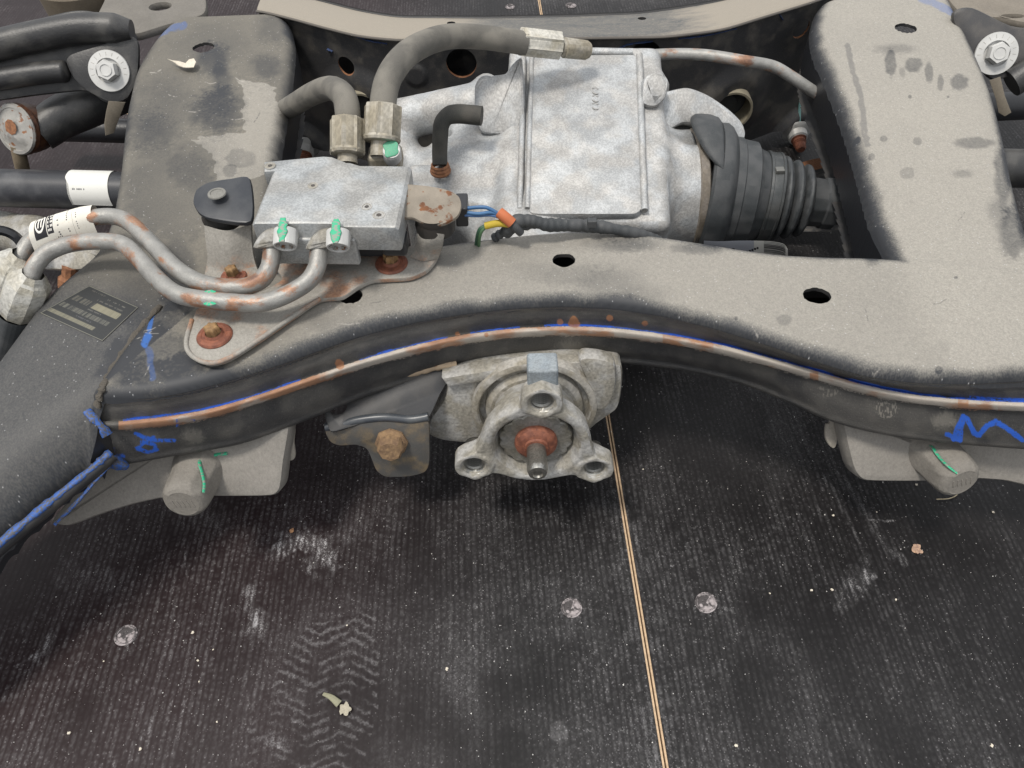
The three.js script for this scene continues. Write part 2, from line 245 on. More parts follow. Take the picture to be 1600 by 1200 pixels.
const floorMap = tex(FW, FH, (i, j, c) => {
  const s = mix(FS0, FS1, (i + 0.5) / FW), t = mix(FT0, FT1, (j + 0.5) / FH), p = fw(s, t); proj(p.x, 0, p.z, fpx); const [u, v] = fpx;
  const rib = s / 0.0062 + 0.5 * vn(s * 60, t * 12) + 0.8 * vn(s * 9, t * 3), ph = rib - Math.floor(rib), groove = sst(0.5, 0.12, Math.abs(ph - 0.5));          // pressed grain lines, broken up
  const broken = vn(Math.floor(rib) * 3.7, t * 38) * 0.45 + vn(Math.floor(rib) * 1.9 + 50, t * 400) * 0.55, f = white(i, j), f2 = white(i + 911, j + 77);
  const den = fbm(s * 7 + 3, t * 5 + 1, 4), den2 = fbm(s * 22 + 9, t * 16, 3), right = sst(-0.42, -0.1, s), leftLines = sst(-0.28, -0.5, s);
  const warp = (vn(i / 7, j / 7) - 0.5), warp2 = vn(i / 2.5, j / 2.5) - 0.5;
  const load = sst(0.3, 0.64, den * 0.6 + den2 * 0.4), f3 = white(i + 31, j + 557), fine = vn(i / 1.7, j / 2.6 + 40);
  const film2 = Math.exp(-Math.pow((u - 800) / 380, 2) - Math.pow((v - 1050) / 210, 2)), haze = clamp(sst(0.35, 0.75, fbm(s * 3.1 + 7, t * 4.3 + 3, 5)) * 0.8 + film2 * 0.7 * sst(0.25, 0.65, den2)), wisp = sst(0.5, 0.8, fbm(s * 30 + den * 4, t * 9, 4));
  let d = groove * sst(0.0, 0.85, broken) * (0.02 + 0.055 * sst(0.35, 0.9, fine)) * (0.3 + 0.9 * load) * (1 + leftLines * 0.4) + haze * (0.012 + 0.05 * fine * f + 0.07 * wisp * f);
  const pr = 0.006 + (0.2 + haze) * load * mix(0.045, 0.1, right) + groove * load * sst(0.2, 0.8, broken) * 0.11; if (f2 < pr) d += 0.03 + 0.34 * f3 * f3 * f3 * f3;                                     // grit, thicker in the grain lines
  for (const [L, w, a, b] of smears) if (u > b[0] && u < b[1] && v > b[2] && v < b[3]) { const q = lineD(u + warp * w * 1.6, v + (vn(i / 5 + 40, j / 5) - 0.5) * w * 1.6, L) / (w * 1.5); if (q < 1) d += a * Math.sqrt(1 - q) * (0.03 + 0.5 * sst(0.45, 0.8, fbm(i / 3.5, j / 11, 3) + (f - 0.5) * 0.55) * (0.35 + groove)) * 0.62; }
  if (u > 380 && u < 600 && v > 950 && v < 1240 && inPoly(u + warp * 14, v + warp * 14, printPoly)) {                     // boot print: wavy lugs left clean and dusty lines between
    const tri = Math.abs((((u - 422 - (1200 - v) * 0.12) / 104) % 1 + 1) % 1 - 0.5) * 2, z = (v + 24 * tri + warp2 * 5 + warp * 5) / 16, zz = z - Math.floor(z); d *= 0.55; d += sst(0.2, 0.46, Math.abs(zz - 0.5)) * sst(0.3, 0.62, fbm(i / 12, j / 12, 4)) * 0.15 * (0.15 + f);
  }
  if (Math.hypot((u - 873) / 15, (v - 1143) / 20) < 1 + warp * 0.5) d += (0.035 + 0.07 * f * fine) * sst(1.1, 0.6, Math.hypot((u - 873) / 15, (v - 1143) / 20) + warp2 * 0.4);
  d = clamp(d);
  const brown = mix(1, 0, right) * 0.95 + 0.12, base = 0.0062 * mix(0.8, 1.25, den2);
  c[0] = mix(base * mix(1.0, 1.75, brown), 0.56, d); c[1] = mix(base * mix(1.0, 0.82, brown), 0.55, d); c[2] = mix(base * mix(1.04, 0.92, brown), 0.56, d);
  const k = (j * FW + i) * 2; floorAux[k] = 0.5 - 0.32 * groove + 0.3 * d; floorAux[k + 1] = clamp(0.4 + 0.12 * den + d * 1.4);
}, { repeat: false });
const floorRB = tex(FW, FH, (i, j, c) => { const k = (j * FW + i) * 2; c[0] = floorAux[k]; c[1] = floorAux[k + 1]; c[2] = 0; }, { srgb: false, repeat: false });
for (const t of [floorMap, floorRB]) t.wrapS = t.wrapT = THREE.MirroredRepeatWrapping;
const film = new THREE.MeshPhysicalMaterial({ side: THREE.DoubleSide, map: floorMap, roughnessMap: floorRB, roughness: 1, bumpMap: floorRB, bumpScale: 0.00018 });
film.specularIntensity = 0.4;
const plyEdge = M({ map: rep(tile((x, y, c) => { const a = fbm(x / 8, y / 64, 3, 63), f = white(x, y); c[0] = 0.5 * (0.7 + 0.4 * a) * (0.9 + 0.2 * f); c[1] = 0.36 * (0.7 + 0.4 * a) * (0.9 + 0.2 * f); c[2] = 0.23 * (0.7 + 0.4 * a) * (0.9 + 0.2 * f); }, 256), 0.05), roughness: 0.85 });
const floor = new THREE.Group(); floor.name = 'floor'; floor.userData = { kind: 'structure', label: 'dark film-faced plywood floor with grain lines, grit and an open joint' }; scene.add(floor);
function slab(s0, s1, t0, t1, y0, y1, mapped = true) {
  const q = [[s0, t0], [s1, t0], [s1, t1], [s0, t1]].map(([s, t]) => fw(s, t)), pos = [], uv = [], idx = [];
  const quad = (a, b, c, d, us) => { const k = pos.length / 3; for (const p of [a, b, c, d]) pos.push(...p); for (const w of us) uv.push(...w); idx.push(k, k + 1, k + 2, k, k + 2, k + 3); };
  const T = (s, t) => mapped ? [(s - FS0) / (FS1 - FS0), (t - FT0) / (FT1 - FT0)] : [t, s], top = q.map((p) => [p.x, y1, p.z]), bot = q.map((p) => [p.x, y0, p.z]), us = [T(s0, t0), T(s1, t0), T(s1, t1), T(s0, t1)];
  quad(...top, us); quad(bot[3], bot[2], bot[1], bot[0], [us[3], us[2], us[1], us[0]]);
  for (let k = 0; k < 4; k++) quad(bot[k], bot[(k + 1) % 4], top[(k + 1) % 4], top[k], [us[k], us[(k + 1) % 4], us[(k + 1) % 4], us[k]]);
  const g = new THREE.BufferGeometry(); g.setAttribute('position', new THREE.Float32BufferAttribute(pos, 3)); g.setAttribute('uv', new THREE.Float32BufferAttribute(uv, 2)); g.setIndex(idx); g.computeVertexNormals(); return g;
}
const tj = floc(P(145, 179, 0))[1];
mesh('floor_panel', slab(-1.5, -0.0028, -1.0, tj - 0.003, -0.012, 0), film, floor, 'dark brown plywood panel with boot print');
mesh('floor_panel', slab(-1.5, -0.0028, tj + 0.003, 2.6, -0.012, 0), film, floor);
mesh('floor_panel', slab(0.0028, 1.8, -1.0, 2.6, -0.012, 0), film, floor, 'black gritty plywood panel');
mesh('panel_edge', slab(-0.0027, -0.0008, -1.0, 2.6, -0.0125, -0.0005, false), plyEdge, floor, 'pale plywood edge along the joint');
mesh('panel_edge', slab(0.0009, 0.0027, -1.0, 2.6, -0.0125, -0.0008, false), plyEdge, floor, 'pale plywood edge along the joint');
mesh('panel_edge', slab(-1.5, -0.003, tj - 0.0028, tj + 0.0022, -0.0125, -0.0006, false), plyEdge, floor);
mesh('subfloor', slab(-1.5, 1.8, -1.0, 2.6, -0.03, -0.0135, false), M({ color: 0x15110e, roughness: 0.9 }), floor);
// screw heads driven flush into the panels
const scrapedMap = rep(tile((x, y, c) => { const a = fbm(x / 10, y / 10, 3, 63), f = white(x, y), g = mix(0.05, 0.3, sst(0.4, 0.68, a)) * (0.85 + 0.3 * f); c[0] = g * 1.08; c[1] = g * 0.97; c[2] = g * 0.98; }, 256), 0.1);
const scraped = M({ map: scrapedMap, roughness: 0.75, bumpMap: aluBump, bumpScale: 0.0006 });
const screwHead = (() => {
  const sh = new THREE.Shape(); sh.absarc(0, 0, 0.0112, 0, Math.PI * 2); const star = new THREE.Path();
  for (let i = 0; i <= 48; i++) { const a = i / 48 * Math.PI * 2, r = 0.0038 + 0.0011 * Math.cos(6 * a); i ? star.lineTo(r * Math.cos(a), r * Math.sin(a)) : star.moveTo(r, 0); } sh.holes.push(star);
  const g = new THREE.ExtrudeGeometry(sh, { depth: 0.0012, bevelThickness: 0.0005, bevelSize: 0.0005, bevelSegments: 2, curveSegments: 32 }); g.rotateX(-Math.PI / 2);
  const ring = new THREE.TorusGeometry(0.0092, 0.0007, 6, 40); ring.rotateX(Math.PI / 2); ring.translate(0, 0.0022, 0);
  const plug = new THREE.CylinderGeometry(0.0055, 0.0055, 0.0006, 16); plug.translate(0, 0.0006, 0);
  return boxUV(merge([toCreasedNormals(g, 0.6), ring, plug]));
})();
for (const [u, v, a] of [[197, 993, 0.3], [893, 950, 1.1], [1103, 942, 0.8], [797, 11, 0.2], [892, 9, 0.9]]) { const m = mesh('screw', screwHead, scraped, floor); m.position.copy(P(u, v, 0)).setY(-0.0004); m.rotation.y = a; m.scale.set(0.86 + 0.22 * NZ[u], 1, 0.86 + 0.22 * NZ[v + 9]); }

// ---------------------------------------------------------------- axle subframe: pressed shells standing on the floor on their lower brackets
const subframe = thing('axle_subframe', 'dusty black pressed steel axle subframe with blue paint marks, carrying the differential', 'subframe');
const HT = 0.25;
const spl = (pts, n = 6, t = 0.5) => { const c = new THREE.CatmullRomCurve3(pts, true, 'catmullrom', t); return c.getPoints(pts.length * n).slice(0, -1).map((p) => [p.x, p.z]); };
const FRONT = [[152, 630], [230, 629], [300, 617], [370, 597], [440, 575], [500, 553], [560, 532], [640, 511], [720, 497], [800, 488], [880, 484], [960, 488], [1040, 500], [1120, 520], [1200, 545], [1280, 572], [1350, 593], [1420, 603], [1500, 606], [1600, 601], [1700, 592]];
const crossPoly = spl([...FRONT.map(([u, v]) => P(u, v, 0.237)), ...[[1712, 480], [1640, 440], [1560, 420], [1440, 407], [1360, 401], [1280, 399], [1200, 394], [1100, 379], [1000, 366], [880, 362], [740, 375], [640, 392], [520, 415], [400, 430], [300, 450], [225, 505], [160, 590]].map(([u, v]) => P(u, v, 0.245))], 5);
const rightPoly = spl([[1290, 2], [1268, 40], [1271, 80], [1292, 130], [1321, 205], [1343, 280], [1362, 350], [1386, 402], [1400, 470], [1440, 560], [1500, 600], [1600, 600], [1720, 595], [1712, 520], [1660, 470], [1618, 400], [1588, 300], [1572, 225], [1552, 150], [1528, 90], [1500, 35], [1470, -12], [1380, -25]].map(([u, v]) => P(u, v, 0.24)), 5);
const leftPoly = spl([P(275, 33, 0.24), P(360, 20, 0.24), P(440, 28, 0.24), P(459, 62, 0.24), P(458, 110, 0.24), P(450, 170, 0.24), P(438, 240, 0.24), P(428, 310, 0.24), P(420, 380, 0.24), P(400, 450, 0.24), P(330, 540, 0.235), P(240, 610, 0.225), P(172, 668, 0.21), P(158, 702, 0.195), P(110, 748, 0.182), P(50, 800, 0.17), P(-50, 890, 0.158), P(-260, 1060, 0.145), P(-420, 960, 0.16), P(-300, 790, 0.19), P(-140, 660, 0.205), P(0, 546, 0.215), P(70, 485, 0.222), P(125, 434, 0.23), P(155, 398, 0.235), P(172, 345, 0.24), P(184, 280, 0.24), P(191, 220, 0.24), P(200, 160, 0.24), P(220, 95, 0.24)], 5);
const GX0 = -0.8, GX1 = 0.82, GZ0 = -1.13, GZ1 = -0.22, GC = 0.0022, GNX = Math.ceil((GX1 - GX0) / GC) + 1, GNZ = Math.ceil((GZ1 - GZ0) / GC) + 1;
function polySD(poly) {                                      // signed distance grid, inside positive
  const out = new Float32Array(GNX * GNZ);
  for (let j = 0; j < GNZ; j++) for (let i = 0; i < GNX; i++) {
    const x = GX0 + i * GC, z = GZ0 + j * GC; let d = 1e9, s = false;
    for (let a = 0, b = poly.length - 1; a < poly.length; b = a++) {
      const ax = poly[a][0], az = poly[a][1], bx = poly[b][0], bz = poly[b][1], ex = bx - ax, ez = bz - az, wx = x - ax, wz = z - az, h = clamp((wx * ex + wz * ez) / (ex * ex + ez * ez + 1e-12)), dx = wx - ex * h, dz = wz - ez * h;
      d = Math.min(d, dx * dx + dz * dz); if ((az > z) !== (bz > z) && x < (bx - ax) * (z - az) / (bz - az) + ax) s = !s;
    }
    out[j * GNX + i] = s ? Math.sqrt(d) : -Math.sqrt(d);
  }
  return out;
}
const sdL = polySD(leftPoly), sdC = polySD(crossPoly), sdR = polySD(rightPoly);
const round = (d, R) => d >= R ? 0 : d < 0 ? R - d * 1.5 : R - Math.sqrt(Math.max(0, R * R - (R - d) * (R - d)));
const armA = P(250, 420, 0.24), armB = P(-10, 720, 0.17), armD = V3(armB.x - armA.x, 0, armB.z - armA.z), armL = armD.length(); armD.normalize();
// oval holes punched through the shells: survey, half axes
const holes = [[316, 69, 0.0145, 0.0135], [1416, 42, 0.0145, 0.0135], [881, 406, 0.0112, 0.0098], [1277, 461, 0.013, 0.0108], [548, 462, 0.0112, 0.0105]].map(([u, v, a, b]) => { const p = P(u, v, HT); return [p.x, p.z, a, b]; });
const gH = new Float32Array(GNX * GNZ), gD = new Float32Array(GNX * GNZ), gHole = new Float32Array(GNX * GNZ), gPiece = new Uint8Array(GNX * GNZ);
const rise = (d, a, w) => a * sst(-w, w, d);
for (let j = 0; j < GNZ; j++) for (let i = 0; i < GNX; i++) {
  const k = j * GNX + i, x = GX0 + i * GC, z = GZ0 + j * GC, t = clamp(((x - armA.x) * armD.x + (z - armA.z) * armD.z) / armL, 0, 1.6);
  const wob = (vn(x * 9, z * 9) - 0.5) * 0.0016;
  const hl = HT - 0.0035 - 0.034 * t * t - round(sdL[k], mix(0.016, 0.055, sst(0.25, 0.85, t))) + wob, hc = HT - round(sdC[k], 0.013) + wob, hr = HT - 0.0008 - round(sdR[k], 0.02) + wob;
  gH[k] = smax(smax(hl, hc, 0.0025), hr, 0.006); gPiece[k] = hc >= hl && hc >= hr ? 1 : hl > hr ? 0 : 2;
  const D = Math.max(sdL[k], sdC[k], sdR[k]); let hd = 1; for (const [hx, hz, a, b] of holes) { const q = Math.hypot((x - hx) / a, (z - hz) / b); hd = Math.min(hd, (q - 1) * Math.min(a, b)); if (q > 1 && q < 1.5) gH[k] -= 0.0012 * (1.5 - q) * 2 * (q < 1.5 ? 1 : 0); }
  gHole[k] = hd; gD[k] = Math.min(D, hd);
}
const gAt = (A, x, z) => { const a = clamp((x - GX0) / GC, 0, GNX - 1.001), b = clamp((z - GZ0) / GC, 0, GNZ - 1.001), i = a | 0, j = b | 0, fx = a - i, fz = b - j, k = j * GNX + i; return mix(mix(A[k], A[k + 1], fx), mix(A[k + GNX], A[k + GNX + 1], fx), fz); };
const holeRims = holes.map(() => []);
const shells = [0, 1, 2].map(() => ({ pos: [], nor: [], uv: [], wp: [], bp: [] }));
{
  const gN = new Float32Array(GNX * GNZ * 2);
  for (let j = 1; j < GNZ - 1; j++) for (let i = 1; i < GNX - 1; i++) { const k = j * GNX + i; gN[k * 2] = (gH[k + 1] - gH[k - 1]) / (2 * GC); gN[k * 2 + 1] = (gH[k + GNX] - gH[k - GNX]) / (2 * GC); }
  for (let j = 0; j < GNZ - 1; j++) for (let i = 0; i < GNX - 1; i++) {
    const ks = [j * GNX + i, j * GNX + i + 1, (j + 1) * GNX + i + 1, (j + 1) * GNX + i], ds = ks.map((k) => gD[k]); if (Math.max(...ds) <= 0) continue;
    const S = shells[gPiece[ks[ds.indexOf(Math.max(...ds))]]], poly = [], edge = [];
    for (let a = 0; a < 4; a++) {
      const b = (a + 1) % 4, ka = ks[a], kb = ks[b], pa = [GX0 + (i + (a === 1 || a === 2)) * GC, GZ0 + (j + (a > 1)) * GC], pb = [GX0 + (i + (b === 1 || b === 2)) * GC, GZ0 + (j + (b > 1)) * GC];
      if (ds[a] > 0) poly.push([pa[0], gH[ka], pa[1], gN[ka * 2], gN[ka * 2 + 1]]);
      if ((ds[a] > 0) !== (ds[b] > 0)) { const w = ds[a] / (ds[a] - ds[b]), ha = ds[a] > 0 ? gH[ka] : gH[kb] - 0.002, hb = ds[b] > 0 ? gH[kb] : gH[ka] - 0.002; const v = [mix(pa[0], pb[0], w), mix(gH[ka], gH[kb], w), mix(pa[1], pb[1], w), mix(gN[ka * 2], gN[kb * 2], w), mix(gN[ka * 2 + 1], gN[kb * 2 + 1], w)]; poly.push(v); edge.push(v); }
    }
    const put = (v) => { S.pos.push(v[0], v[1], v[2]); const l = Math.hypot(v[3], 1, v[4]); S.nor.push(-v[3] / l, 1 / l, -v[4] / l); S.uv.push((v[0] - GX0) / (GX1 - GX0), (v[2] - GZ0) / (GZ1 - GZ0)); };
    for (let a = 2; a < poly.length; a++) { put(poly[0]); put(poly[a]); put(poly[a - 1]); }
    const under = (v) => S === shells[0] && v[1] < 0.215 ? v[1] - 0.008 : S === shells[1] ? Math.min(0.172, v[1] - 0.03) : v[1] - 0.042;
    if (edge.length === 2) {
      const hole = gHole[ks[0]] < 0.02, [A, B] = edge, front = S === shells[1] && gAt(sdC, A[0], A[2] - 0.01) > 0 && !hole && gAt(sdR, A[0], A[2]) < 0.012;
      if (!front || hole) { const dy = (v) => hole ? v[1] - 0.004 : under(v); (hole ? holeRims[holes.reduce((m, h, q) => Math.hypot(h[0] - A[0], h[1] - A[2]) < Math.hypot(holes[m][0] - A[0], holes[m][1] - A[2]) ? q : m, 0)] : S.wp).push(A[0], A[1], A[2], B[0], B[1], B[2], B[0], dy(B), B[2], A[0], A[1], A[2], B[0], dy(B), B[2], A[0], dy(A), A[2]); }
    }
  }
}
for (let j = 0; j < GNZ - 1; j++) for (let i = 0; i < GNX - 1; i++) { // closed floor of the box section
  const ks = [j * GNX + i, j * GNX + i + 1, (j + 1) * GNX + i + 1, (j + 1) * GNX + i]; if (ks.some((k) => Math.max(sdL[k], sdC[k], sdR[k]) < (gPiece[k] === 1 ? 0.012 : 0.0005))) continue;
  const q = ks.map((k, a) => [GX0 + (i + (a === 1 || a === 2)) * GC, gPiece[k] === 0 && gH[k] < 0.22 ? gH[k] - 0.008 : gPiece[k] === 1 ? 0.2 : Math.min(0.165, gH[k] - 0.03), GZ0 + (j + (a > 1)) * GC]); for (const a of [0, 1, 2, 0, 2, 3]) shells[gPiece[ks[0]]].bp.push(...q[a]);
}
const geoOf = (pos, nor, uv) => { const g = new THREE.BufferGeometry(); g.setAttribute('position', new THREE.Float32BufferAttribute(pos, 3)); if (nor) g.setAttribute('normal', new THREE.Float32BufferAttribute(nor, 3)); else g.computeVertexNormals(); if (uv) g.setAttribute('uv', new THREE.Float32BufferAttribute(uv, 2)); return g; };

// what lies on the shells: settled dust, washed and rubbed patches, drip stains, marker strokes (surveyed in photograph pixels)
const patches = [ // u, v, ru, rv, change of dust cover, edge softness
  [340, 170, 42, 34, -0.6, 0.4], [330, 90, 26, 26, -0.5, 0.5], [345, 120, 14, 22, -0.45, 0.5], [376, 245, 24, 15, -0.3, 0.12], [358, 263, 12, 10, -0.35, 0.15], [270, 300, 75, 70, -0.22, 0.15], [300, 255, 38, 40, -0.2, 0.2], [250, 175, 50, 50, -0.25, 0.5], [235, 200, 40, 30, -0.3, 0.6], [430, 40, 30, 22, -0.35, 0.5], [415, 100, 24, 18, -0.4, 0.5], [330, 60, 60, 30, -0.2, 0.6], [260, 110, 40, 50, -0.15, 0.6],
  [395, 190, 32, 60, 0.2, 0.5], [320, 420, 22, 60, 0.12, 0.5], [275, 430, 30, 60, -0.3, 0.2], [235, 560, 75, 48, -0.5, 0.25], [300, 575, 60, 28, -0.42, 0.2], [345, 585, 20, 12, -0.4, 0.2], [235, 460, 60, 45, -0.25, 0.5], [195, 590, 40, 40, -0.3, 0.5],
  [975, 382, 50, 12, -0.55, 0.5], [950, 440, 46, 22, -0.28, 0.6], [900, 430, 50, 18, -0.2, 0.6], [1000, 465, 45, 18, -0.25, 0.6], [840, 425, 40, 14, -0.12, 0.6], [1090, 388, 40, 9, -0.55, 0.4], [700, 410, 20, 14, -0.3, 0.5], [500, 505, 22, 12, -0.2, 0.5], [540, 500, 18, 18, -0.12, 0.5],
  [1225, 500, 13, 9, -0.3, 0.15], [1467, 578, 6, 5, -0.45, 0.15], [1381, 215, 6, 5, -0.4, 0.15], [1434, 219, 7, 6, -0.38, 0.15], [1342, 213, 5, 5, -0.4, 0.15], [1363, 243, 5, 5, -0.38, 0.15], [1418, 269, 11, 9, -0.28, 0.15], [1422, 150, 3, 3, -0.5, 0.2], [1482, 150, 2, 2, -0.5, 0.2], [1150, 497, 3, 3, -0.5, 0.2], [1493, 435, 3, 2, -0.6, 0.2],
  [1400, 75, 30, 7, -0.35, 0.6], [1392, 98, 9, 20, -0.55, 0.2], [1410, 112, 5, 8, -0.3, 0.25], [1428, 100, 14, 11, -0.55, 0.2], [1452, 112, 7, 15, -0.5, 0.2], [1470, 128, 5, 12, -0.45, 0.2], [1500, 127, 14, 13, -0.5, 0.22], [1525, 222, 30, 9, -0.5, 0.3], [1568, 270, 14, 45, -0.55, 0.3], [1582, 360, 22, 40, -0.6, 0.35], [1560, 330, 16, 20, -0.35, 0.6], [1505, 270, 14, 6, -0.35, 0.6], [1366, 378, 20, 34, -0.6, 0.25],
  [1470, 545, 12, 10, -0.1, 0.5], [608, 545, 10, 8, -0.6, 0.3],
];
const strokes = [ // marker strokes: polyline, half width, colour
  [[[236, 482], [235, 500], [232, 515]], 4, 'b', 0.85], [[[230, 525], [226, 538]], 6, 'b', 0.9], [[[233, 545], [235, 570], [238, 590]], 5, 'b', 0.3], [[[1325, 70], [1332, 105], [1345, 150], [1351, 200], [1356, 222]], 4.5, 'k', 0.45], [[[240, 48], [265, 40], [285, 35]], 6, 'b', 0.4], [[[1440, -5], [1480, 12], [1496, 22]], 7, 'b', 0.35], [[[1330, 322], [1341, 345], [1338, 372]], 3, 'b', 0.7], [[[560, 545], [600, 538], [618, 545]], 2.5, 'b', 0.0],
];
const bb = (L, w) => [Math.min(...L.map((p) => p[0])) - w, Math.max(...L.map((p) => p[0])) + w, Math.min(...L.map((p) => p[1])) - w, Math.max(...L.map((p) => p[1])) + w];
for (const s of strokes) s[4] = bb(s[0], s[1] * 2);
const scratches = []; for (let i = 0; i < 70; i++) { const u = 200 + 1380 * rnd(), v = 60 + 540 * rnd(), a = rnd() * 6.28, l = 6 + 30 * rnd(); const s = [[[u, v], [u + Math.cos(a) * l * 0.5, v + Math.sin(a) * l * 0.3 + 2], [u + Math.cos(a) * l, v + Math.sin(a) * l * 0.6]], 0.5 + 0.4 * rnd(), rnd() > 0.45 ? 1 : 0]; s[3] = bb(s[0], 3); scratches.push(s); }
const SW = 2048, SH = 1150, spx = [0, 0], shellAux = new Float32Array(SW * SH);
const lightArea = [[366, 120], [425, 128], [440, 180], [425, 250], [405, 275], [340, 285], [332, 240], [300, 213], [380, 204], [376, 130]];
const shellMap = tex(SW, SH, (i, j, c) => {
  const x = mix(GX0, GX1, (i + 0.5) / SW), z = mix(GZ0, GZ1, (j + 0.5) / SH), D = Math.max(gAt(sdC, x, z), gAt(sdL, x, z), gAt(sdR, x, z)); shellAux[j * SW + i] = 0.5;
  if (D < -0.02) { c[0] = c[1] = c[2] = 0.02; return; }
  proj(x, HT, z, spx); const [u, v] = spx, f = white(i, j), f2 = white(i + 333, j + 71), n = fbm(x * 40, z * 40, 4), n2 = fbm(x * 12 + 5, z * 12, 3), n3 = vn(x * 520, z * 520), wx = (vn(x * 130, z * 130) - 0.5) * 2, wz = (vn(x * 130 + 90, z * 130) - 0.5) * 2;
  const dL = gAt(sdL, x, z), dC = gAt(sdC, x, z), dR = gAt(sdR, x, z), left = dL > 0 && dL > dC - 0.0 && u < 520 ? 1 : 0;
  let d, wet = 0;
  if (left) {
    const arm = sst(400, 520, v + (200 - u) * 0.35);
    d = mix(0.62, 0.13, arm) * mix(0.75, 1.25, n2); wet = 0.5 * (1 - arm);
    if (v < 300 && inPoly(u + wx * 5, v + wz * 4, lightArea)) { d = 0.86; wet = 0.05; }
    d *= sst(-0.004, 0.016, dL + (n - 0.5) * 0.012);
  } else {
    d = 0.9 * mix(0.93, 1.05, n2);
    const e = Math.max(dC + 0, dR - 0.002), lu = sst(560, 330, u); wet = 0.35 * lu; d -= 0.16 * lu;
    d *= sst(0.0015, 0.0145, e + (n - 0.5) * 0.008 + (f - 0.5) * 0.002);
  }
  for (const [a, b, ru, rv, q, so] of patches) { const du = (u - a) / ru, dv = (v - b) / rv; if (du * du + dv * dv > 3) continue; const r = Math.hypot(du + wx * 0.16 + (n - 0.5) * 0.8 * so, dv + wz * 0.16 + (n3 - 0.5) * so); d += q * sst(1 + so, 1 - so, r) * (0.5 + 0.45 * n3 + 0.35 * n); }
  d = clamp(d + (f - 0.5) * 0.14 + (n3 - 0.5) * 0.05); if (f2 > 0.9975) d = Math.max(d, 0.8);
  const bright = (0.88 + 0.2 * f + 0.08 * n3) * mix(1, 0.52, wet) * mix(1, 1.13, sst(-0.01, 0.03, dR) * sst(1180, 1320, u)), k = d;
  c[0] = mix(0.021, 0.25 * bright, k); c[1] = mix(0.023, 0.236 * bright * mix(1, 0.94, wet), k); c[2] = mix(0.027, 0.208 * bright * mix(1, 0.8, wet), k);
  if (f2 > 0.9975) { c[0] = c[1] = c[2] = 0.42; }
  for (const [L, w, col, a, b] of strokes) if (u > b[0] && u < b[1] && v > b[2] && v < b[3]) { const q = sst(w * 1.25, w * 0.7, lineD(u + wx * 2, v + wz * 2, L)) * a * sst(0.2, 0.5, n3 + 0.25); if (col === 'b') { c[0] = mix(c[0], 0.02, q); c[1] = mix(c[1], 0.1, q); c[2] = mix(c[2], 0.34, q); } else { c[0] = mix(c[0], 0.05, q); c[1] = mix(c[1], 0.052, q); c[2] = mix(c[2], 0.06, q); } }
  for (const [L, w, lt, b] of scratches) if (u > b[0] && u < b[1] && v > b[2] && v < b[3]) { const q = sst(w * 1.5, w * 0.5, lineD(u + wx * 0.8, v + wz * 0.8, L)) * 0.6 * sst(0.25, 0.6, n3); c[0] = mix(c[0], lt ? 0.34 : 0.04, q); c[1] = mix(c[1], lt ? 0.32 : 0.04, q); c[2] = mix(c[2], lt ? 0.29 : 0.042, q); }
  shellAux[j * SW + i] = 0.3 + 0.4 * d * (0.5 + 0.5 * f);
}, { repeat: false });
const shellRB = tex(SW, SH, (i, j, c) => { const a = shellAux[j * SW + i]; c[0] = a; c[1] = clamp(0.3 + a * 0.95); c[2] = 0; }, { srgb: false, repeat: false });
const shellMat = M({ map: shellMap, roughnessMap: shellRB, roughness: 1, bumpMap: shellRB, bumpScale: 0.0003 });
function pieces(pos) {                                        // split a soup of quads into its connected runs
  const n = pos.length / 18, par = [...Array(n).keys()], at = new Map(), root = (i) => { while (par[i] !== i) i = par[i] = par[par[i]]; return i; };
  for (let i = 0; i < n; i++) for (const k of [0, 3]) { const key = Math.round(pos[i * 18 + k] * 2e4) + ',' + Math.round(pos[i * 18 + k + 2] * 2e4); if (at.has(key)) par[root(i)] = root(at.get(key)); else at.set(key, i); }
  const out = {}; for (let i = 0; i < n; i++) { const r = root(i); (out[r] ??= []).push(...pos.slice(i * 18, i * 18 + 18)); } return Object.values(out).filter((p) => p.length > 18 * 6);
}
const shellNames = [['side_member', 'dark stained side arm with a printed sticker'], ['front_crossmember', 'dusty curved crossmember above the pinion'], ['side_member', 'evenly dust-covered side arm']];
const shellParts = shells.map((S, k) => {
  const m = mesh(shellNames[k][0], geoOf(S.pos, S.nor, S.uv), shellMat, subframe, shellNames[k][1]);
  for (const p of pieces(S.wp)) mesh('side_wall', boxUV(geoOf(p)), blackClean, m); mesh('underside', boxUV(geoOf(S.bp)), black, m); return m;
});
holeRims.forEach((p, k) => mesh('hole_rim', boxUV(geoOf(p)), black, shellParts[[0, 2, 1, 1, 1][k]]));
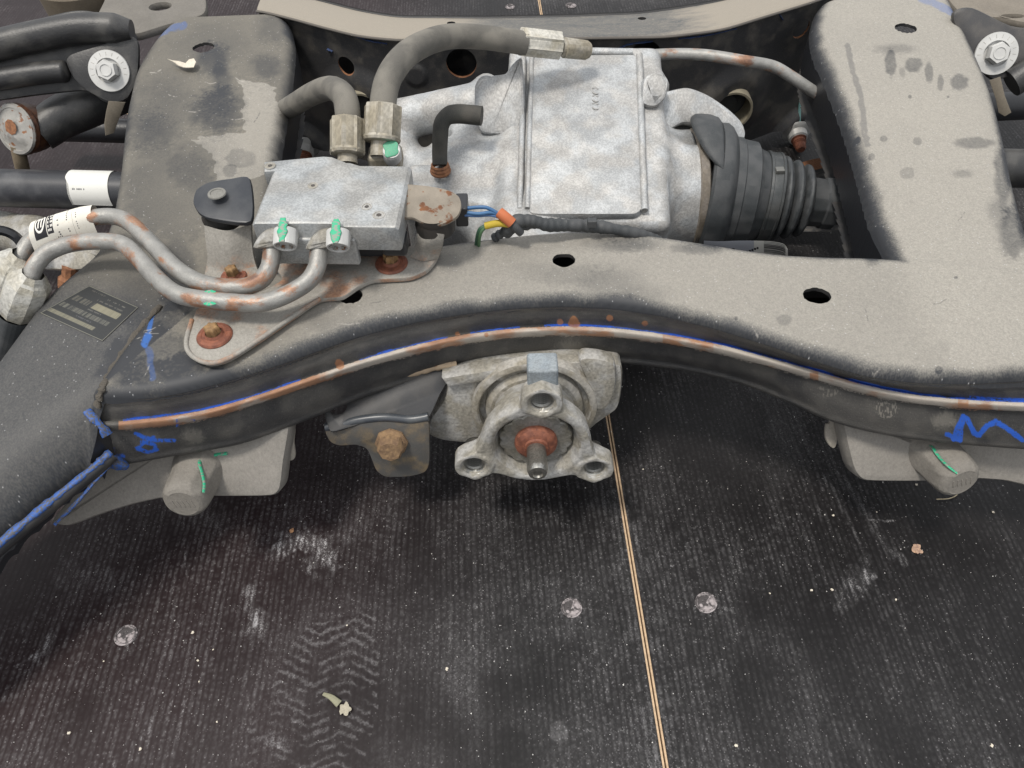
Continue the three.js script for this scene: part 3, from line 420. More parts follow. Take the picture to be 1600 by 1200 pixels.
// front wall of the crossmember: upper web, welded seam, lower web with a turned lip
const SEAM = [[178, 664], [260, 656], [330, 644], [400, 623], [470, 599], [560, 568], [640, 546], [720, 528], [800, 518], [880, 514], [960, 517], [1040, 527], [1120, 542], [1200, 563], [1280, 586], [1360, 609], [1430, 622], [1500, 629], [1600, 634], [1700, 638]];
const LIP = [[178, 728], [269, 712], [375, 694], [437, 672], [500, 648], [560, 622], [640, 596], [700, 580], [770, 570], [840, 564], [900, 562], [980, 567], [1050, 575], [1120, 588], [1180, 606], [1240, 632], [1290, 655], [1340, 670], [1400, 682], [1480, 692], [1600, 701], [1700, 706]];
const stations = []; for (let u = 156; u <= 1690; u += 26) stations.push(u);
const rowsDef = [ // [px line of u, height, extra px]
  [(u) => lerpL(FRONT, u) - 4.5, 0.2415, 0], [(u) => lerpL(FRONT, u) + 0.5, 0.2355, 0], [(u) => mix(lerpL(FRONT, u), lerpL(SEAM, u) - 7, 0.5), 0.2275, 0], [(u) => lerpL(SEAM, u) - 7, 0.2175, 0], [(u) => lerpL(SEAM, u) - 5.5, 0.2195, 0], [(u) => lerpL(SEAM, u) + 1, 0.2185, 0], [(u) => lerpL(SEAM, u) + 8, 0.2115, 0], [(u) => lerpL(SEAM, u) + 12, 0.2045, 0], [(u) => mix(lerpL(SEAM, u) + 12, lerpL(LIP, u), 0.5), 0.186, 0], [(u) => lerpL(LIP, u) - 9, 0.172, 0], [(u) => lerpL(LIP, u) - 2, 0.1665, 0], [(u) => lerpL(LIP, u) + 1, 0.1615, 0]];
const smooth3 = (L) => (u) => (lerpL(L, u - 18) + 2 * lerpL(L, u) + lerpL(L, u + 18)) / 4;
const wallRows = rowsDef.map(([fn, h]) => stations.map((u) => P(u, (fn(u - 16) + 2 * fn(u) + fn(u + 16)) / 4, h)));
wallRows.push(wallRows[wallRows.length - 1].map((p) => p.clone().add(V3(0, 0.001, -0.006)))); wallRows.push(wallRows[0].map((p) => p.clone().add(V3(0, -0.055, -0.02))));
const NROW = wallRows.length - 1, FWW = 2048, FWH = 256;
const mMark = [[[1490, 686], [1496, 668], [1505, 652], [1512, 656], [1522, 676], [1530, 679], [1542, 665], [1556, 659], [1572, 668], [1598, 687]], [[1492, 684], [1504, 660]], [[1500, 688], [1502, 662]], [[1480, 678], [1500, 688]]];
const qMark = [[[212, 678], [225, 684], [245, 688], [272, 688]], [[225, 692], [214, 700], [232, 706], [245, 702], [240, 694], [222, 690]], [[232, 690], [240, 684]]];
const blueSeam = [[192, 260, 4.2], [260, 345, 3.2], [345, 470, 2.4], [562, 612, 2.4], [590, 612, 4], [612, 700, 1.6], [735, 812, 2.5], [850, 960, 3.4], [960, 1010, 1.8], [1000, 1130, 3], [1130, 1240, 3.2], [1240, 1330, 3.2], [1330, 1420, 4], [1420, 1475, 3], [1515, 1640, 6.5], [1475, 1515, 3]];
const colV = []; for (let i = 0; i < FWW; i++) { const u = mix(156, 1690, (i + 0.5) / FWW); colV.push([rowsDef.map(([fn]) => fn(u)), smooth3(SEAM)(u)]); }
const wallTex = tex(FWW, FWH, (i, j, c) => {
  const u = mix(156, 1690, (i + 0.5) / FWW), rr = (j + 0.5) / FWH * NROW, f = white(i, j), n = fbm(i / 26, j / 18, 4), n2 = fbm(i / 90, j / 40 + 5, 3), n3 = vn(i / 3, j / 3);
  const r0 = Math.min(10, Math.floor(rr)), fr = clamp(rr - r0), v = rr >= 11 ? 2000 : mix(colV[i][0][r0], colV[i][0][r0 + 1], fr);
  let d = 0.07 + 0.2 * sst(0.35, 0.8, n2) + 0.1 * sst(0.4, 0.8, n) + (f - 0.5) * 0.12; if (rr < 1.7) d += 0.3 * sst(1.7, 0.7, rr + (n - 0.5)) * (0.5 + f); d += sst(500, 200, u) * 0.06;
  if (f > 0.985) d += 0.3; for (const [a, e, ru, rv, q] of [[890, 545, 26, 20, 0.35], [300, 683, 18, 12, 0.35], [1478, 657, 22, 13, 0.4]]) d += q * sst(1.25, 0.35, Math.hypot((u - a) / ru, (v - e) / rv) + (n - 0.5) * 1.4 + (n3 - 0.5) * 0.5); if (Math.hypot((u - 1385) / 14, (v - 637) / 14) < 1.2 && n3 > 0.62) d += 0.5; if (Math.hypot((u - 1295) / 14, (v - 608) / 10) < 1.2 && n3 > 0.6) d += 0.35;
  d = clamp(d); c[0] = mix(0.02, 0.22, d); c[1] = mix(0.021, 0.205, d); c[2] = mix(0.024, 0.178, d);
  const sv = colV[i][1], dv = v - sv;
  if (dv > -5.6 && dv < 12) {                                  // bare weld seam: tan film and rust blooms
    const rr2 = fbm(u / 44 + 3, dv / 16 + n * 0.6, 5), rusty = sst(0.46, 0.74, rr2 + 0.14 * sst(760, 300, u) + (f - 0.5) * 0.1 + (Math.abs(u - 1075) < 40 ? 0.16 : 0) + (Math.abs(u - 900) < 60 ? 0.08 : 0) - (u > 1130 ? 0.12 : 0) + (Math.abs(u - 1505) < 8 || Math.abs(u - 1272) < 7 || Math.abs(u - 1580) < 20 ? 0.2 : 0)), k = sst(-5.6, -4, dv + (n3 - 0.5) * 2) * sst(11.5, 9, dv + (n3 - 0.5) * 3 + (n - 0.5) * 5) * (u < 185 ? 0 : 1), g = mix(0.34, 0.46, n) * (0.88 + 0.22 * f);
    const q = [0, 0, 0]; rustCol(clamp(n + 0.35), q); c[0] = mix(c[0], mix(g, q[0], rusty * 0.85), k); c[1] = mix(c[1], mix(g * 0.9, q[1], rusty * 0.85), k); c[2] = mix(c[2], mix(g * 0.78, q[2], rusty * 0.85), k);
  }
  let b = 0; if (Math.abs(dv) < 18) for (const [a, e, w] of blueSeam) if (u >= a && u <= e) b = Math.max(b, sst(w * 0.62 + 0.6, w * 0.35, Math.abs(dv + 5.2 + w * 0.4 + (n - 0.5) * 3)) * sst(0.28, 0.5, n3 * 0.45 + n * 0.55));
  if (u > 200 && u < 290) for (const L of qMark) b = Math.max(b, sst(3.6, 2.2, lineD(u + (n3 - 0.5) * 3, v, L)) * sst(0.15, 0.5, n3 + 0.12));
  if (u > 1470) for (const L of mMark) b = Math.max(b, sst(4.6, 3.2, lineD(u, v + (n3 - 0.5) * 2, L)) * sst(0.12, 0.4, n3 * 0.6 + n * 0.5));
  if (u > 275 && u < 305 && v > 655 && v < 668) b = Math.max(b, sst(0.4, 0.55, n)); if (u < 196 && u > 168 && v > 700) b = Math.max(b, sst(0.38, 0.5, n));
  c[0] = mix(c[0], 0.018, b * 0.93); c[1] = mix(c[1], 0.1, b * 0.93); c[2] = mix(c[2], 0.5, b * 0.93);
  for (const [a, e, s] of [[530, 568, 7], [715, 521, 4], [897, 505, 8], [953, 497, 5], [1008, 506, 5], [875, 502, 4], [760, 523, 3]]) if (Math.hypot(u - a, v - e) < s * (0.6 + n)) { const q = [0, 0, 0]; rustCol(n + 0.2, q); c[0] = mix(c[0], q[0], 0.8); c[1] = mix(c[1], q[1], 0.8); c[2] = mix(c[2], q[2], 0.8); }
}, { repeat: false });
const wallGeo = loft(wallRows, 320, 4, { tensionRows: 0.4 });
mesh('front_wall', wallGeo, M({ map: wallTex, roughness: 0.55, bumpMap: aluBump, bumpScale: 0.0003 }), subframe, 'dark welded front wall with blue paint line and scrawled mark');

// grid of a surface map(a, b) kept where keep(a, b) > 0, cut cleanly along the zero line; rims get depth
function cutGrid(a0, a1, na, b0, b1, nb, map, keep, rim, near = () => 0) {
  const pos = [], uv = [], rims = [], A = (i) => mix(a0, a1, i / na), B = (j) => mix(b0, b1, j / nb), K = new Float32Array((na + 1) * (nb + 1));
  for (let j = 0; j <= nb; j++) for (let i = 0; i <= na; i++) K[j * (na + 1) + i] = keep(A(i), B(j));
  for (let j = 0; j < nb; j++) for (let i = 0; i < na; i++) {
    const c = [[i, j], [i + 1, j], [i + 1, j + 1], [i, j + 1]], d = c.map(([p, q]) => K[q * (na + 1) + p]); if (Math.max(...d) <= 0) continue; const poly = [], edge = [];
    for (let k = 0; k < 4; k++) { const m = (k + 1) % 4; if (d[k] > 0) poly.push([A(c[k][0]), B(c[k][1])]); if ((d[k] > 0) !== (d[m] > 0)) { const w = d[k] / (d[k] - d[m]), e = [mix(A(c[k][0]), A(c[m][0]), w), mix(B(c[k][1]), B(c[m][1]), w)]; poly.push(e); edge.push(e); } }
    for (let k = 2; k < poly.length; k++) for (const q of [poly[0], poly[k - 1], poly[k]]) { const p = map(q[0], q[1]); pos.push(p.x, p.y, p.z); uv.push(q[0], q[1]); }
    if (edge.length === 2 && rim) { const [p, q] = edge.map((e) => map(e[0], e[1])), p2 = p.clone().add(rim), q2 = q.clone().add(rim), key = near(edge[0][0], edge[0][1]); (rims[key] ??= []).push(p, q, q2, p, q2, p2); }
  }
  const g = new THREE.BufferGeometry(); g.setAttribute('position', new THREE.Float32BufferAttribute(pos, 3)); g.setAttribute('uv', new THREE.Float32BufferAttribute(uv, 2));
  const n = new Float32Array(pos.length), e = (a1 - a0) / na * 0.5, f = (b1 - b0) / nb * 0.5;
  for (let i = 0; i < uv.length / 2; i++) { const a = uv[i * 2], b = uv[i * 2 + 1], t = map(a + e, b).sub(map(a - e, b)), s = map(a, b + f).sub(map(a, b - f)), N = t.cross(s).normalize(); n.set([N.x, N.y, N.z], i * 3); }
  g.setAttribute('normal', new THREE.BufferAttribute(n, 3));
  return [g, rims.filter(Boolean).map((r) => boxUV(geoOf(r.flatMap((p) => [p.x, p.y, p.z]))))];
}
// ---- rear crossmember: flanged top, deep dark web with holes and pressed pads
const REAR_E = [[400, 14], [450, 26], [500, 40], [560, 55], [620, 61], [760, 60], [900, 58], [1040, 56], [1130, 45], [1200, 23], [1270, 2], [1340, -24]], REAR_U = [[400, -22], [450, -10], [500, 2], [560, 18], [620, 28], [760, 29], [900, 26], [1000, 22], [1060, 14], [1130, 2], [1200, -18], [1340, -70]];
const rearSt = []; for (let u = 400; u <= 1340; u += 20) rearSt.push(u);
const HR = 0.25, rearLine = rearSt.map((u) => P(u, (lerpL(REAR_E, u - 20) + 2 * lerpL(REAR_E, u) + lerpL(REAR_E, u + 20)) / 4, HR));
const rearTop = rearSt.map((u) => P(u, (lerpL(REAR_U, u - 20) + 2 * lerpL(REAR_U, u) + lerpL(REAR_U, u + 20)) / 4, HR));
const zw = (x) => lerpL(rearLine.map((p) => [p.x, p.z]), x) - 0.009;
const onRear = (u, v) => { let z = -1.04, p; for (let k = 0; k < 8; k++) { p = PZ(u, v, -z); z = zw(p.x); } return p; };
const rearMap = tex(1024, 256, (i, j, c) => {                 // flange: dust on the bends, bare dark coating in the middle
  const u = mix(400, 1340, i / 1024), f = white(i, j), n = fbm(i / 30, j / 20, 4), n3 = vn(i / 3, j / 3), bare = sst(690, 780, u + (n - 0.5) * 60) * sst(1120, 1030, u + (n - 0.5) * 80), d = clamp(mix(0.92, 0.28, bare) + (n - 0.5) * 0.3 * bare + (f - 0.5) * 0.2 + (bare > 0.5 && n3 > 0.72 ? 0.2 : 0));
  c[0] = mix(0.05, 0.28, d); c[1] = mix(0.06, 0.25, d); c[2] = mix(0.07, 0.205, d);
}, { repeat: false });
const rearX0 = rearLine[0].x, rearX1 = rearLine[rearLine.length - 1].x;
const rear = (() => {
  const down = (L, y, z) => L.map((p) => V3(p.x, p.y + y, p.z + z));
  const small = [[705, 37, 0.006, 0.005], [1003, 30, 0.006, 0.005]].map(([u, v, a, b]) => { const p = P(u, v, HR); return [p.x, p.z, a, b]; });
  const zt = (x) => lerpL(rearTop.map((p) => [p.x, p.z]), x), ze = (x) => lerpL(rearLine.map((p) => [p.x, p.z]), x);
  const [g, rg] = cutGrid(rearX0 + 0.001, rearX1 - 0.001, 360, 0, 1, 30, (a, b) => { const q = zt(a) < ze(a) ? 1 : 1; return V3(a, HR + 0.0015 * Math.sin(b * Math.PI) - (b > 0.92 ? (b - 0.92) * 0.03 : 0), mix(zt(a), ze(a), b) * q); }, (a, b) => { const z = mix(zt(a), ze(a), b); let k = 1; for (const [x, y, r, s] of small) k = Math.min(k, Math.hypot((a - x) / r, (z - y) / s) - 1); return k; }, V3(0, -0.004, 0), (a) => a > 0.05 ? 1 : 0);
  for (let i = 0; i < g.attributes.uv.count; i++) { const x = g.attributes.position.getX(i), z = g.attributes.position.getZ(i); proj(x, HR, z, spx); g.attributes.uv.setXY(i, (spx[0] - 400) / 940, g.attributes.uv.getY(i)); }
  const m = mesh('rear_crossmember', g, M({ map: rearMap, roughness: 0.72, bumpMap: aluBump, bumpScale: 0.0003 }), subframe, 'flanged crossmember behind the differential');
  mesh('flange_lip', loft([rearLine, down(rearLine, -0.0035, 0.0006), down(rearLine, -0.005, -0.004), down(rearLine, -0.006, -0.0085)], 180, 2), M({ map: dustMap, roughness: 0.9, color: new THREE.Color(0.75, 0.75, 0.78) }), m);
  for (const r of rg) mesh('hole_rim', r, black, m);
  return m;
})();
const wornDark = M({ map: rep(tile((x, y, c) => { const n = fbm(x / 8, y / 8, 4, 31), f = white(x, y), k = sst(0.35, 0.6, n + (f - 0.5) * 0.3); c[0] = mix(0.03, 0.02, k); c[1] = mix(0.03, 0.06, k); c[2] = mix(0.032, 0.2, k); }, 256), 0.03), roughness: 0.7 });
const RH = [[541, 102, 0.0125], [721, 99, 0.0215], [1252, 45, 0.014], [1008, 88, 0.022], [1140, 166, 0.03], [566, 168, 0.03]].map(([u, v, r]) => { const p = onRear(u, v); return [p.x, p.y, r]; });
const pads = [[1240, 210, 0.06, 0.012], [482, 235, 0.06, 0.012], [1140, 166, 0.075, 0.01], [566, 168, 0.07, 0.01], [650, 118, 0.02, 0.003]].map(([u, v, r, h]) => { const p = onRear(u, v); return [p.x, p.y, r, h]; });
const rearWallMap = rep(tile((x, y, c) => { const a = fbm(x / 32, y / 32, 5, 15), f = white(x, y), d = clamp(0.08 + sst(0.4, 0.8, a) * 0.5 + (f > 0.96 ? 0.5 : 0) + (f - 0.5) * 0.14); c[0] = mix(0.03, 0.2, d * 0.6); c[1] = mix(0.031, 0.18, d * 0.6); c[2] = mix(0.034, 0.15, d * 0.6); }), 0.3);
{
  const pt = (x, y) => { let z = zw(x); for (const [a, b, r, h] of pads) { const d = Math.hypot(x - a, y - b); z += h * sst(r, r * 0.55, d); } return V3(x, y, z); };
  const [g, rg] = cutGrid(rearX0, rearX1, 320, 0.035, 0.2445, 84, pt, (a, b) => { let k = 1; for (const [x, y, r] of RH) k = Math.min(k, Math.hypot(a - x, b - y) - r); return k; }, V3(0, 0, -0.005), (a, b) => RH.reduce((m, h, q) => Math.hypot(a - h[0], b - h[1]) < Math.hypot(a - RH[m][0], b - RH[m][1]) ? q : m, 0));
  const w = mesh('web', g, M({ map: rearWallMap, roughness: 0.42 }), rear); for (const r of rg) mesh('hole_rim', r, rust, rear);
  mesh('back_wall', loft([rearTop.map((p) => V3(p.x, HR, p.z)), rearTop.map((p) => V3(p.x, HR - 0.01, p.z - 0.003)), rearTop.map((p) => V3(p.x, 0.1, p.z - 0.003)), rearTop.map((p) => V3(p.x, 0.03, p.z))], 80, 2), black, rear);
}
for (const [u, v, s] of [[1140, 166, 1], [566, 168, 1]]) {    // bushings pressed into the web
  const p = onRear(u, v), o = V3(p.x, p.y, zw(p.x) - 0.03); mesh('bushing_sleeve', turned([[0.0285, 0], [0.0285, 0.046], [0.0315, 0.046], [0.0325, 0.043], [0.0325, 0]], o, V3(0, 0, 1)), M({ color: new THREE.Color(0.3, 0.27, 0.2), roughness: 0.55, metalness: 0.4 }), subframe); mesh('bushing_rubber', turned([[0.0001, 0.02], [0.012, 0.02], [0.014, 0.014], [0.0284, 0.012], [0.0284, 0]], o, V3(0, 0, 1)), rubber, subframe);
}
for (const [u, v, d] of [[1240, 206, V3(0.02, -0.28, 1)], [480, 230, V3(0.02, -0.28, 1)]]) { // rusty studs with flanged nuts
  const p = onRear(u, v), dir = d.clone().normalize(), o = V3(p.x, p.y + 0.008, zw(p.x) + 0.011), s = mesh('stud_nut', turned([[0.023, 0], [0.0236, 0.002], [0.022, 0.004], [0.016, 0.006], [0.0152, 0.016], [0.013, 0.018], [0.007, 0.019]], o, dir, 28), zincWhite, subframe);
  mesh('stud', turned([[0.0125, 0.013], [0.0125, 0.0185], [0.0098, 0.02], [0.01, 0.023], [0.0108, 0.0245], [0.0094, 0.026], [0.0106, 0.0275], [0.009, 0.029], [0.0088, 0.036], [0.0065, 0.04], [0.0001, 0.041]], o, dir, 20), rustRed, s);
}
{ const p = onRear(1251, 152), q = onRear(1246, 184); mesh('paint_stripe', sweep([p, p.clone().lerp(q, 0.5).add(V3(0, 0, 0.004)), q.clone().add(V3(0, 0, 0.011))].map((w) => w.add(V3(0, 0, 0.0005))), 0.0024, 16, 8, { squash: () => [1, 0.4] }), M({ color: new THREE.Color(0.25, 0.48, 0.47), roughness: 0.6 }), subframe); }
for (const L of [[[548, 52], [575, 62], [605, 68]], [[512, 76], [520, 80]], [[965, 76], [985, 68], [1020, 64]], [[1060, 60], [1100, 55], [1150, 44]], [[1215, 18], [1222, 30]]]) mesh('paint_stripe', sweep(L.map(([u, v]) => onRear(u, v).add(V3(0, 0, 0.0006))), (t) => 0.0035 * (0.6 + 0.6 * vn(t * 9 + L[0][0], 2)), 20, 8, { squash: () => [1, 0.25] }), wornDark, subframe);
// lower tray below the drive shaft, with a rusted bend
{
  const L = (f) => [1150, 1190, 1230, 1270, 1310, 1350, 1400].map(f);
  const bend = mesh('lower_tray', loft([L((u) => P(u, 268 - (u - 1200) * 0.22, 0.088)), L((u) => P(u, 276 - (u - 1200) * 0.22, 0.085)), L((u) => P(u, 300 - (u - 1200) * 0.2, 0.07)), L((u) => P(u, 340 - (u - 1200) * 0.1, 0.045)), L((u) => P(u, 362, 0.03))], 60, 5), M({ map: rearWallMap, roughness: 0.5 }), subframe);
  const L2 = (f) => [1185, 1210, 1240, 1270, 1300, 1325].map(f), w = (u) => vn(u / 9, 3) * 4;
  mesh('rust_streak', loft([L2((u) => P(u, 263 - (u - 1200) * 0.22 + w(u), 0.0925)), L2((u) => P(u, 270 - (u - 1200) * 0.22, 0.0915)), L2((u) => P(u, 279 - (u - 1200) * 0.22 - w(u + 50) * 0.6 + 4, 0.088))], 40, 3), rust, subframe);
}
// ---- welded edge of the side arm and the corner where it meets the crossmember
let wl;
const seamBlack = M({ map: blackMap, roughness: 0.5 });
const armSeam = [[176, 708, 0.186], [150, 731, 0.184], [110, 763, 0.18], [60, 803, 0.173], [0, 853, 0.166], [-80, 922, 0.158]];
mesh('weld_seam', sweep(armSeam.map(([u, v, h]) => P(u, v + 3, h)), 0.0068, 60, 14, { squash: () => [0.8, 1] }), seamBlack, subframe);
const worn = M({ map: rep(tile((x, y, c) => { const n = fbm(x / 10, y / 10, 4, 31), f = white(x, y), k = sst(0.38, 0.6, n + (f - 0.5) * 0.3); c[0] = mix(0.06, 0.02, k); c[1] = mix(0.057, 0.08, k); c[2] = mix(0.055, 0.3, k); }, 256), 0.04), roughness: 0.6 });
mesh('paint_stripe', sweep(armSeam.map(([u, v, h]) => (() => { const p = P(u - 3, v - 2, h); return p.add(CP.clone().sub(p).normalize().multiplyScalar(0.0075)); })()), (t) => 0.004 * (0.7 + 0.5 * vn(t * 30, 2)), 80, 10, { squash: () => [1, 0.7] }), worn, subframe, 'worn blue paint line on the weld');
mesh('paint_stripe', sweep([[172, 716, 0.168], [140, 750, 0.158], [112, 782, 0.15], [78, 816, 0.144]].map(([u, v, h]) => { const p = P(u + 7, v + 4, h); return p.add(CP.clone().sub(p).normalize().multiplyScalar(0.008)); }), (t) => 0.0018 * (0.7 + 0.6 * vn(t * 20, 7)), 40, 10, { squash: () => [1, 0.6] }), worn, subframe);
mesh('weld_lump', nets((x, y, z) => { const p = wl; return smin(sdCap(x, y, z, p[0], p[1], 0.0062, 0.0052), sdCap(x, y, z, p[1], p[2], 0.0052, 0.0035), 0.006) + (vn(x * 300, z * 300) - 0.5) * 0.003; }, ...(() => { wl = [P(168, 712, 0.176), P(182, 722, 0.17), P(195, 727, 0.167)]; const a = wl; return [[Math.min(...a.map((p) => p.x)) - 0.015, 0.15, Math.min(...a.map((p) => p.z)) - 0.015], [Math.max(...a.map((p) => p.x)) + 0.015, 0.195, Math.max(...a.map((p) => p.z)) + 0.015]]; })(), 0.0016), worn, subframe);
mesh('paint_stripe', sweep([[135, 641, 0.223], [148, 655, 0.218], [160, 668, 0.212], [168, 680, 0.205]].map(([u, v, h]) => { const p = P(u, v, h); return p.add(CP.clone().sub(p).normalize().multiplyScalar(0.012)); }), (t) => 0.004 * (0.7 + 0.5 * vn(t * 9, 4)), 24, 10, { squash: () => [1, 0.35] }), worn, subframe);
mesh('weld_lump', sweep([[140, 660, 0.212], [130, 690, 0.196], [112, 715, 0.183], [92, 745, 0.172]].map(([u, v, h]) => P(u, v, h)), (t) => 0.009 * (0.75 + 0.5 * vn(t * 60, 9)) * (1 - 0.6 * t), 90, 14, { squash: () => [1, 0.4] }), M({ map: dustMap, color: new THREE.Color(0.13, 0.13, 0.14), roughness: 0.95, bumpMap: aluBump, bumpScale: 0.003 }), subframe, 'rough dark weld crust');
{ // weld crust where the crossmember is joined to the side arm
  const L = [[152, 634], [160, 606], [176, 576], [200, 540], [226, 506], [250, 478]], pt = ([u, v]) => { let p = P(u, v, 0.24); for (let k = 0; k < 6; k++) p = P(u, v, gAt(gH, p.x, p.z) + 0.0005); return p; };
  mesh('weld_bead', sweep(L.map(pt), (t) => 0.0042 * (0.55 + 0.75 * vn(t * 34, 12)), 110, 10, { squash: () => [1, 0.6] }), M({ map: dustMap, color: new THREE.Color(0.3, 0.29, 0.28), roughness: 0.95, bumpMap: aluBump, bumpScale: 0.002 }), subframe);
}
// ---- lower bracket plates with bushing caps
const greyDust = M({ map: dustMap, color: new THREE.Color(0.84, 0.86, 0.9), roughness: 0.85, bumpMap: aluBump, bumpScale: 0.0003 });
const capMat = M({ map: dustMap, color: new THREE.Color(0.72, 0.73, 0.75), roughness: 0.8, bumpMap: aluBump, bumpScale: 0.0004 });
function lowBracket(px, at, cap, capDir, stroke, tab) {
  const o = P(at[0], at[1], at[2]), n = V3(0, 0.62, 0.785), b = mesh('lower_bracket', plate(px, o, n, 0.03, 0.006, { smooth: 0.3 }), greyDust, subframe);
  const c = PN(cap[0], cap[1], o, n.clone().normalize()), d = capDir.normalize(), k = mesh('bushing_cap', turned([[0.031, -0.012], [0.029, -0.004], [0.0268, 0.002], [0.0256, 0.008], [0.0252, 0.02], [0.0243, 0.03], [0.0228, 0.0355], [0.02, 0.039], [0.0165, 0.0406], [0.0155, 0.0402], [0.0001, 0.0402]].map(([r, s]) => [r * 0.88, s * 0.95]), c, d, 44), capMat, b);
  const e = c.clone().addScaledVector(d, 0.0382), [bx, , bz] = basis(d), gl = []; for (let i = 0; i < 5; i++) gl.push(sweep([e.clone().addScaledVector(bx, (i - 2) * 0.0045 - 0.001).addScaledVector(bz, -0.004), e.clone().addScaledVector(bx, (i - 2) * 0.0045 + 0.0012).addScaledVector(bz, 0.004)], 0.0007, 2, 6));
  mesh('cast_mark', merge(gl), capMat, k);
  const pts = stroke.map(([u, v, lift]) => { const r = ray(u, v); if (lift === 0) return PN(u, v, o, n.clone().normalize()).addScaledVector(n, 0.0006); const a = CP.clone(); let best = null; for (let s = 0.3; s < 1.4; s += 0.0008) { const p = a.clone().addScaledVector(r, s), w = p.clone().sub(c), t = w.dot(d), rad = w.addScaledVector(d, -t).length(); if (rad < 0.0238 && t < 0.038 && t > 0) { best = p; break; } } return best ?? PN(u, v, o, n.clone().normalize()); });
  mesh('paint_stripe', sweep(pts, (t) => 0.0022 * (1 - 0.4 * t), 30, 8, { squash: () => [1, 0.5] }), greenPaint, b);
  mesh('bracket_tab', plate(tab, o.clone().addScaledVector(n, -0.024), n, 0.004, 0.001), dust, b);
  return b;
}
lowBracket([[78, 815], [105, 824], [150, 808], [200, 792], [250, 781], [310, 778], [420, 777], [438, 764], [444, 720], [452, 665], [430, 630], [300, 640], [190, 690], [130, 755]], [300, 730, 0.135], [308, 742], V3(-0.03, 0.22, 0.97), [[356, 708, 0], [338, 710, 0], [322, 714, 0], [312, 722, 1], [316, 740, 1], [319, 755, 1], [318, 770, 1]], [[446, 660], [460, 668], [459, 690], [461, 712], [455, 720], [444, 716], [438, 700], [438, 670]]);
lowBracket([[1306, 640], [1316, 660], [1325, 700], [1335, 735], [1355, 753], [1460, 754], [1520, 750], [1570, 753], [1610, 762], [1720, 790], [1740, 680], [1600, 660], [1400, 640]], [1460, 700, 0.13], [1462, 712], V3(0.2, 0.22, 0.95), [[1449, 691, 0], [1456, 698, 1], [1468, 715, 1], [1482, 729, 1], [1496, 740, 1]], [[1298, 640], [1306, 648], [1310, 672], [1306, 698], [1298, 698], [1290, 684], [1291, 664], [1297, 660]]);
// ---- mounting ear in front of the crossmember with a rusted bolt
{
  const earMap = rep(tile((x, y, c) => { const a = fbm(x / 64, y / 64, 5, 7), f = white(x, y), k = 0.6 * sst(0.35, 0.85, a + (f - 0.5) * 0.35), q = [0, 0, 0]; rustCol(a, q); c[0] = mix(0.07, q[0] * 0.7, k) * (0.8 + 0.4 * f); c[1] = mix(0.069, q[1] * 1.1, k) * (0.8 + 0.4 * f); c[2] = mix(0.066, q[2] * 1.2, k) * (0.8 + 0.4 * f); }), 0.09);
  const earM = M({ map: earMap, roughness: 0.7, bumpMap: aluBump, bumpScale: 0.0003 });
  const o = P(600, 620, 0.158), n = V3(0, 0.86, 0.5).normalize(), e = mesh('mounting_ear', plate([[506, 640], [520, 612], [560, 598], [640, 582], [715, 566], [704, 588], [688, 615], [668, 655], [630, 660], [590, 656], [545, 668], [516, 674]], o, n, 0.006, 0.0015, { smooth: 0.3, holes: [[527, 636, 0.009, 0.007]] }), black, subframe);
  const o2 = PN(600, 660, o, n), n2 = V3(0, 0.3, 0.954).normalize();
  mesh('ear_flange', plate([[508, 672], [530, 668], [560, 660], [600, 656], [640, 659], [668, 655], [671, 690], [671, 722], [664, 738], [640, 745], [604, 746], [588, 736], [579, 715], [572, 702], [556, 696], [530, 697], [515, 690]], o2, n2, 0.006, 0.0018, { smooth: 0.4 }), earM, e);
  mesh('ear_bend', sweep([[508, 670], [530, 667], [560, 659], [600, 655], [640, 658], [669, 654]].map(([u, v]) => PN(u, v, o2, n2).add(V3(0, -0.001, -0.003))), 0.0045, 30, 10), M({ map: blackMap, color: new THREE.Color(1.5, 1.7, 1.9), roughness: 0.35 }), e);
  const b = PN(612, 690, o2, n2); mesh('bolt', turned([[0.0165, 0], [0.0168, 0.003], [0.015, 0.005], [0.0138, 0.006], [0.013, 0.015], [0.011, 0.0175], [0.006, 0.0182], [0.0001, 0.0182]], b, n2, 8), M({ map: rustMap, color: new THREE.Color(0.85, 1.2, 1.35), roughness: 0.9, bumpMap: aluBump, bumpScale: 0.001 }), e);
  mesh('weld_bead', sweep([[522, 614], [560, 602], [620, 588], [680, 574], [714, 569]].map(([u, v]) => PN(u, v, o, n).addScaledVector(n, 0.003)), (t) => 0.0045 * (0.85 + 0.3 * vn(t * 40, 3)), 60, 10), M({ map: zincMap, color: new THREE.Color(0.95, 0.75, 0.55), roughness: 0.8 }), e);
  mesh('paint_stripe', sweep([[520, 603], [560, 592], [620, 577], [690, 565]].map(([u, v]) => PN(u, v, o, n).addScaledVector(n, 0.005)), (t) => 0.0035 * (0.7 + 0.5 * vn(t * 20, 8)), 50, 8, { squash: () => [1, 0.5] }), worn, e);
}

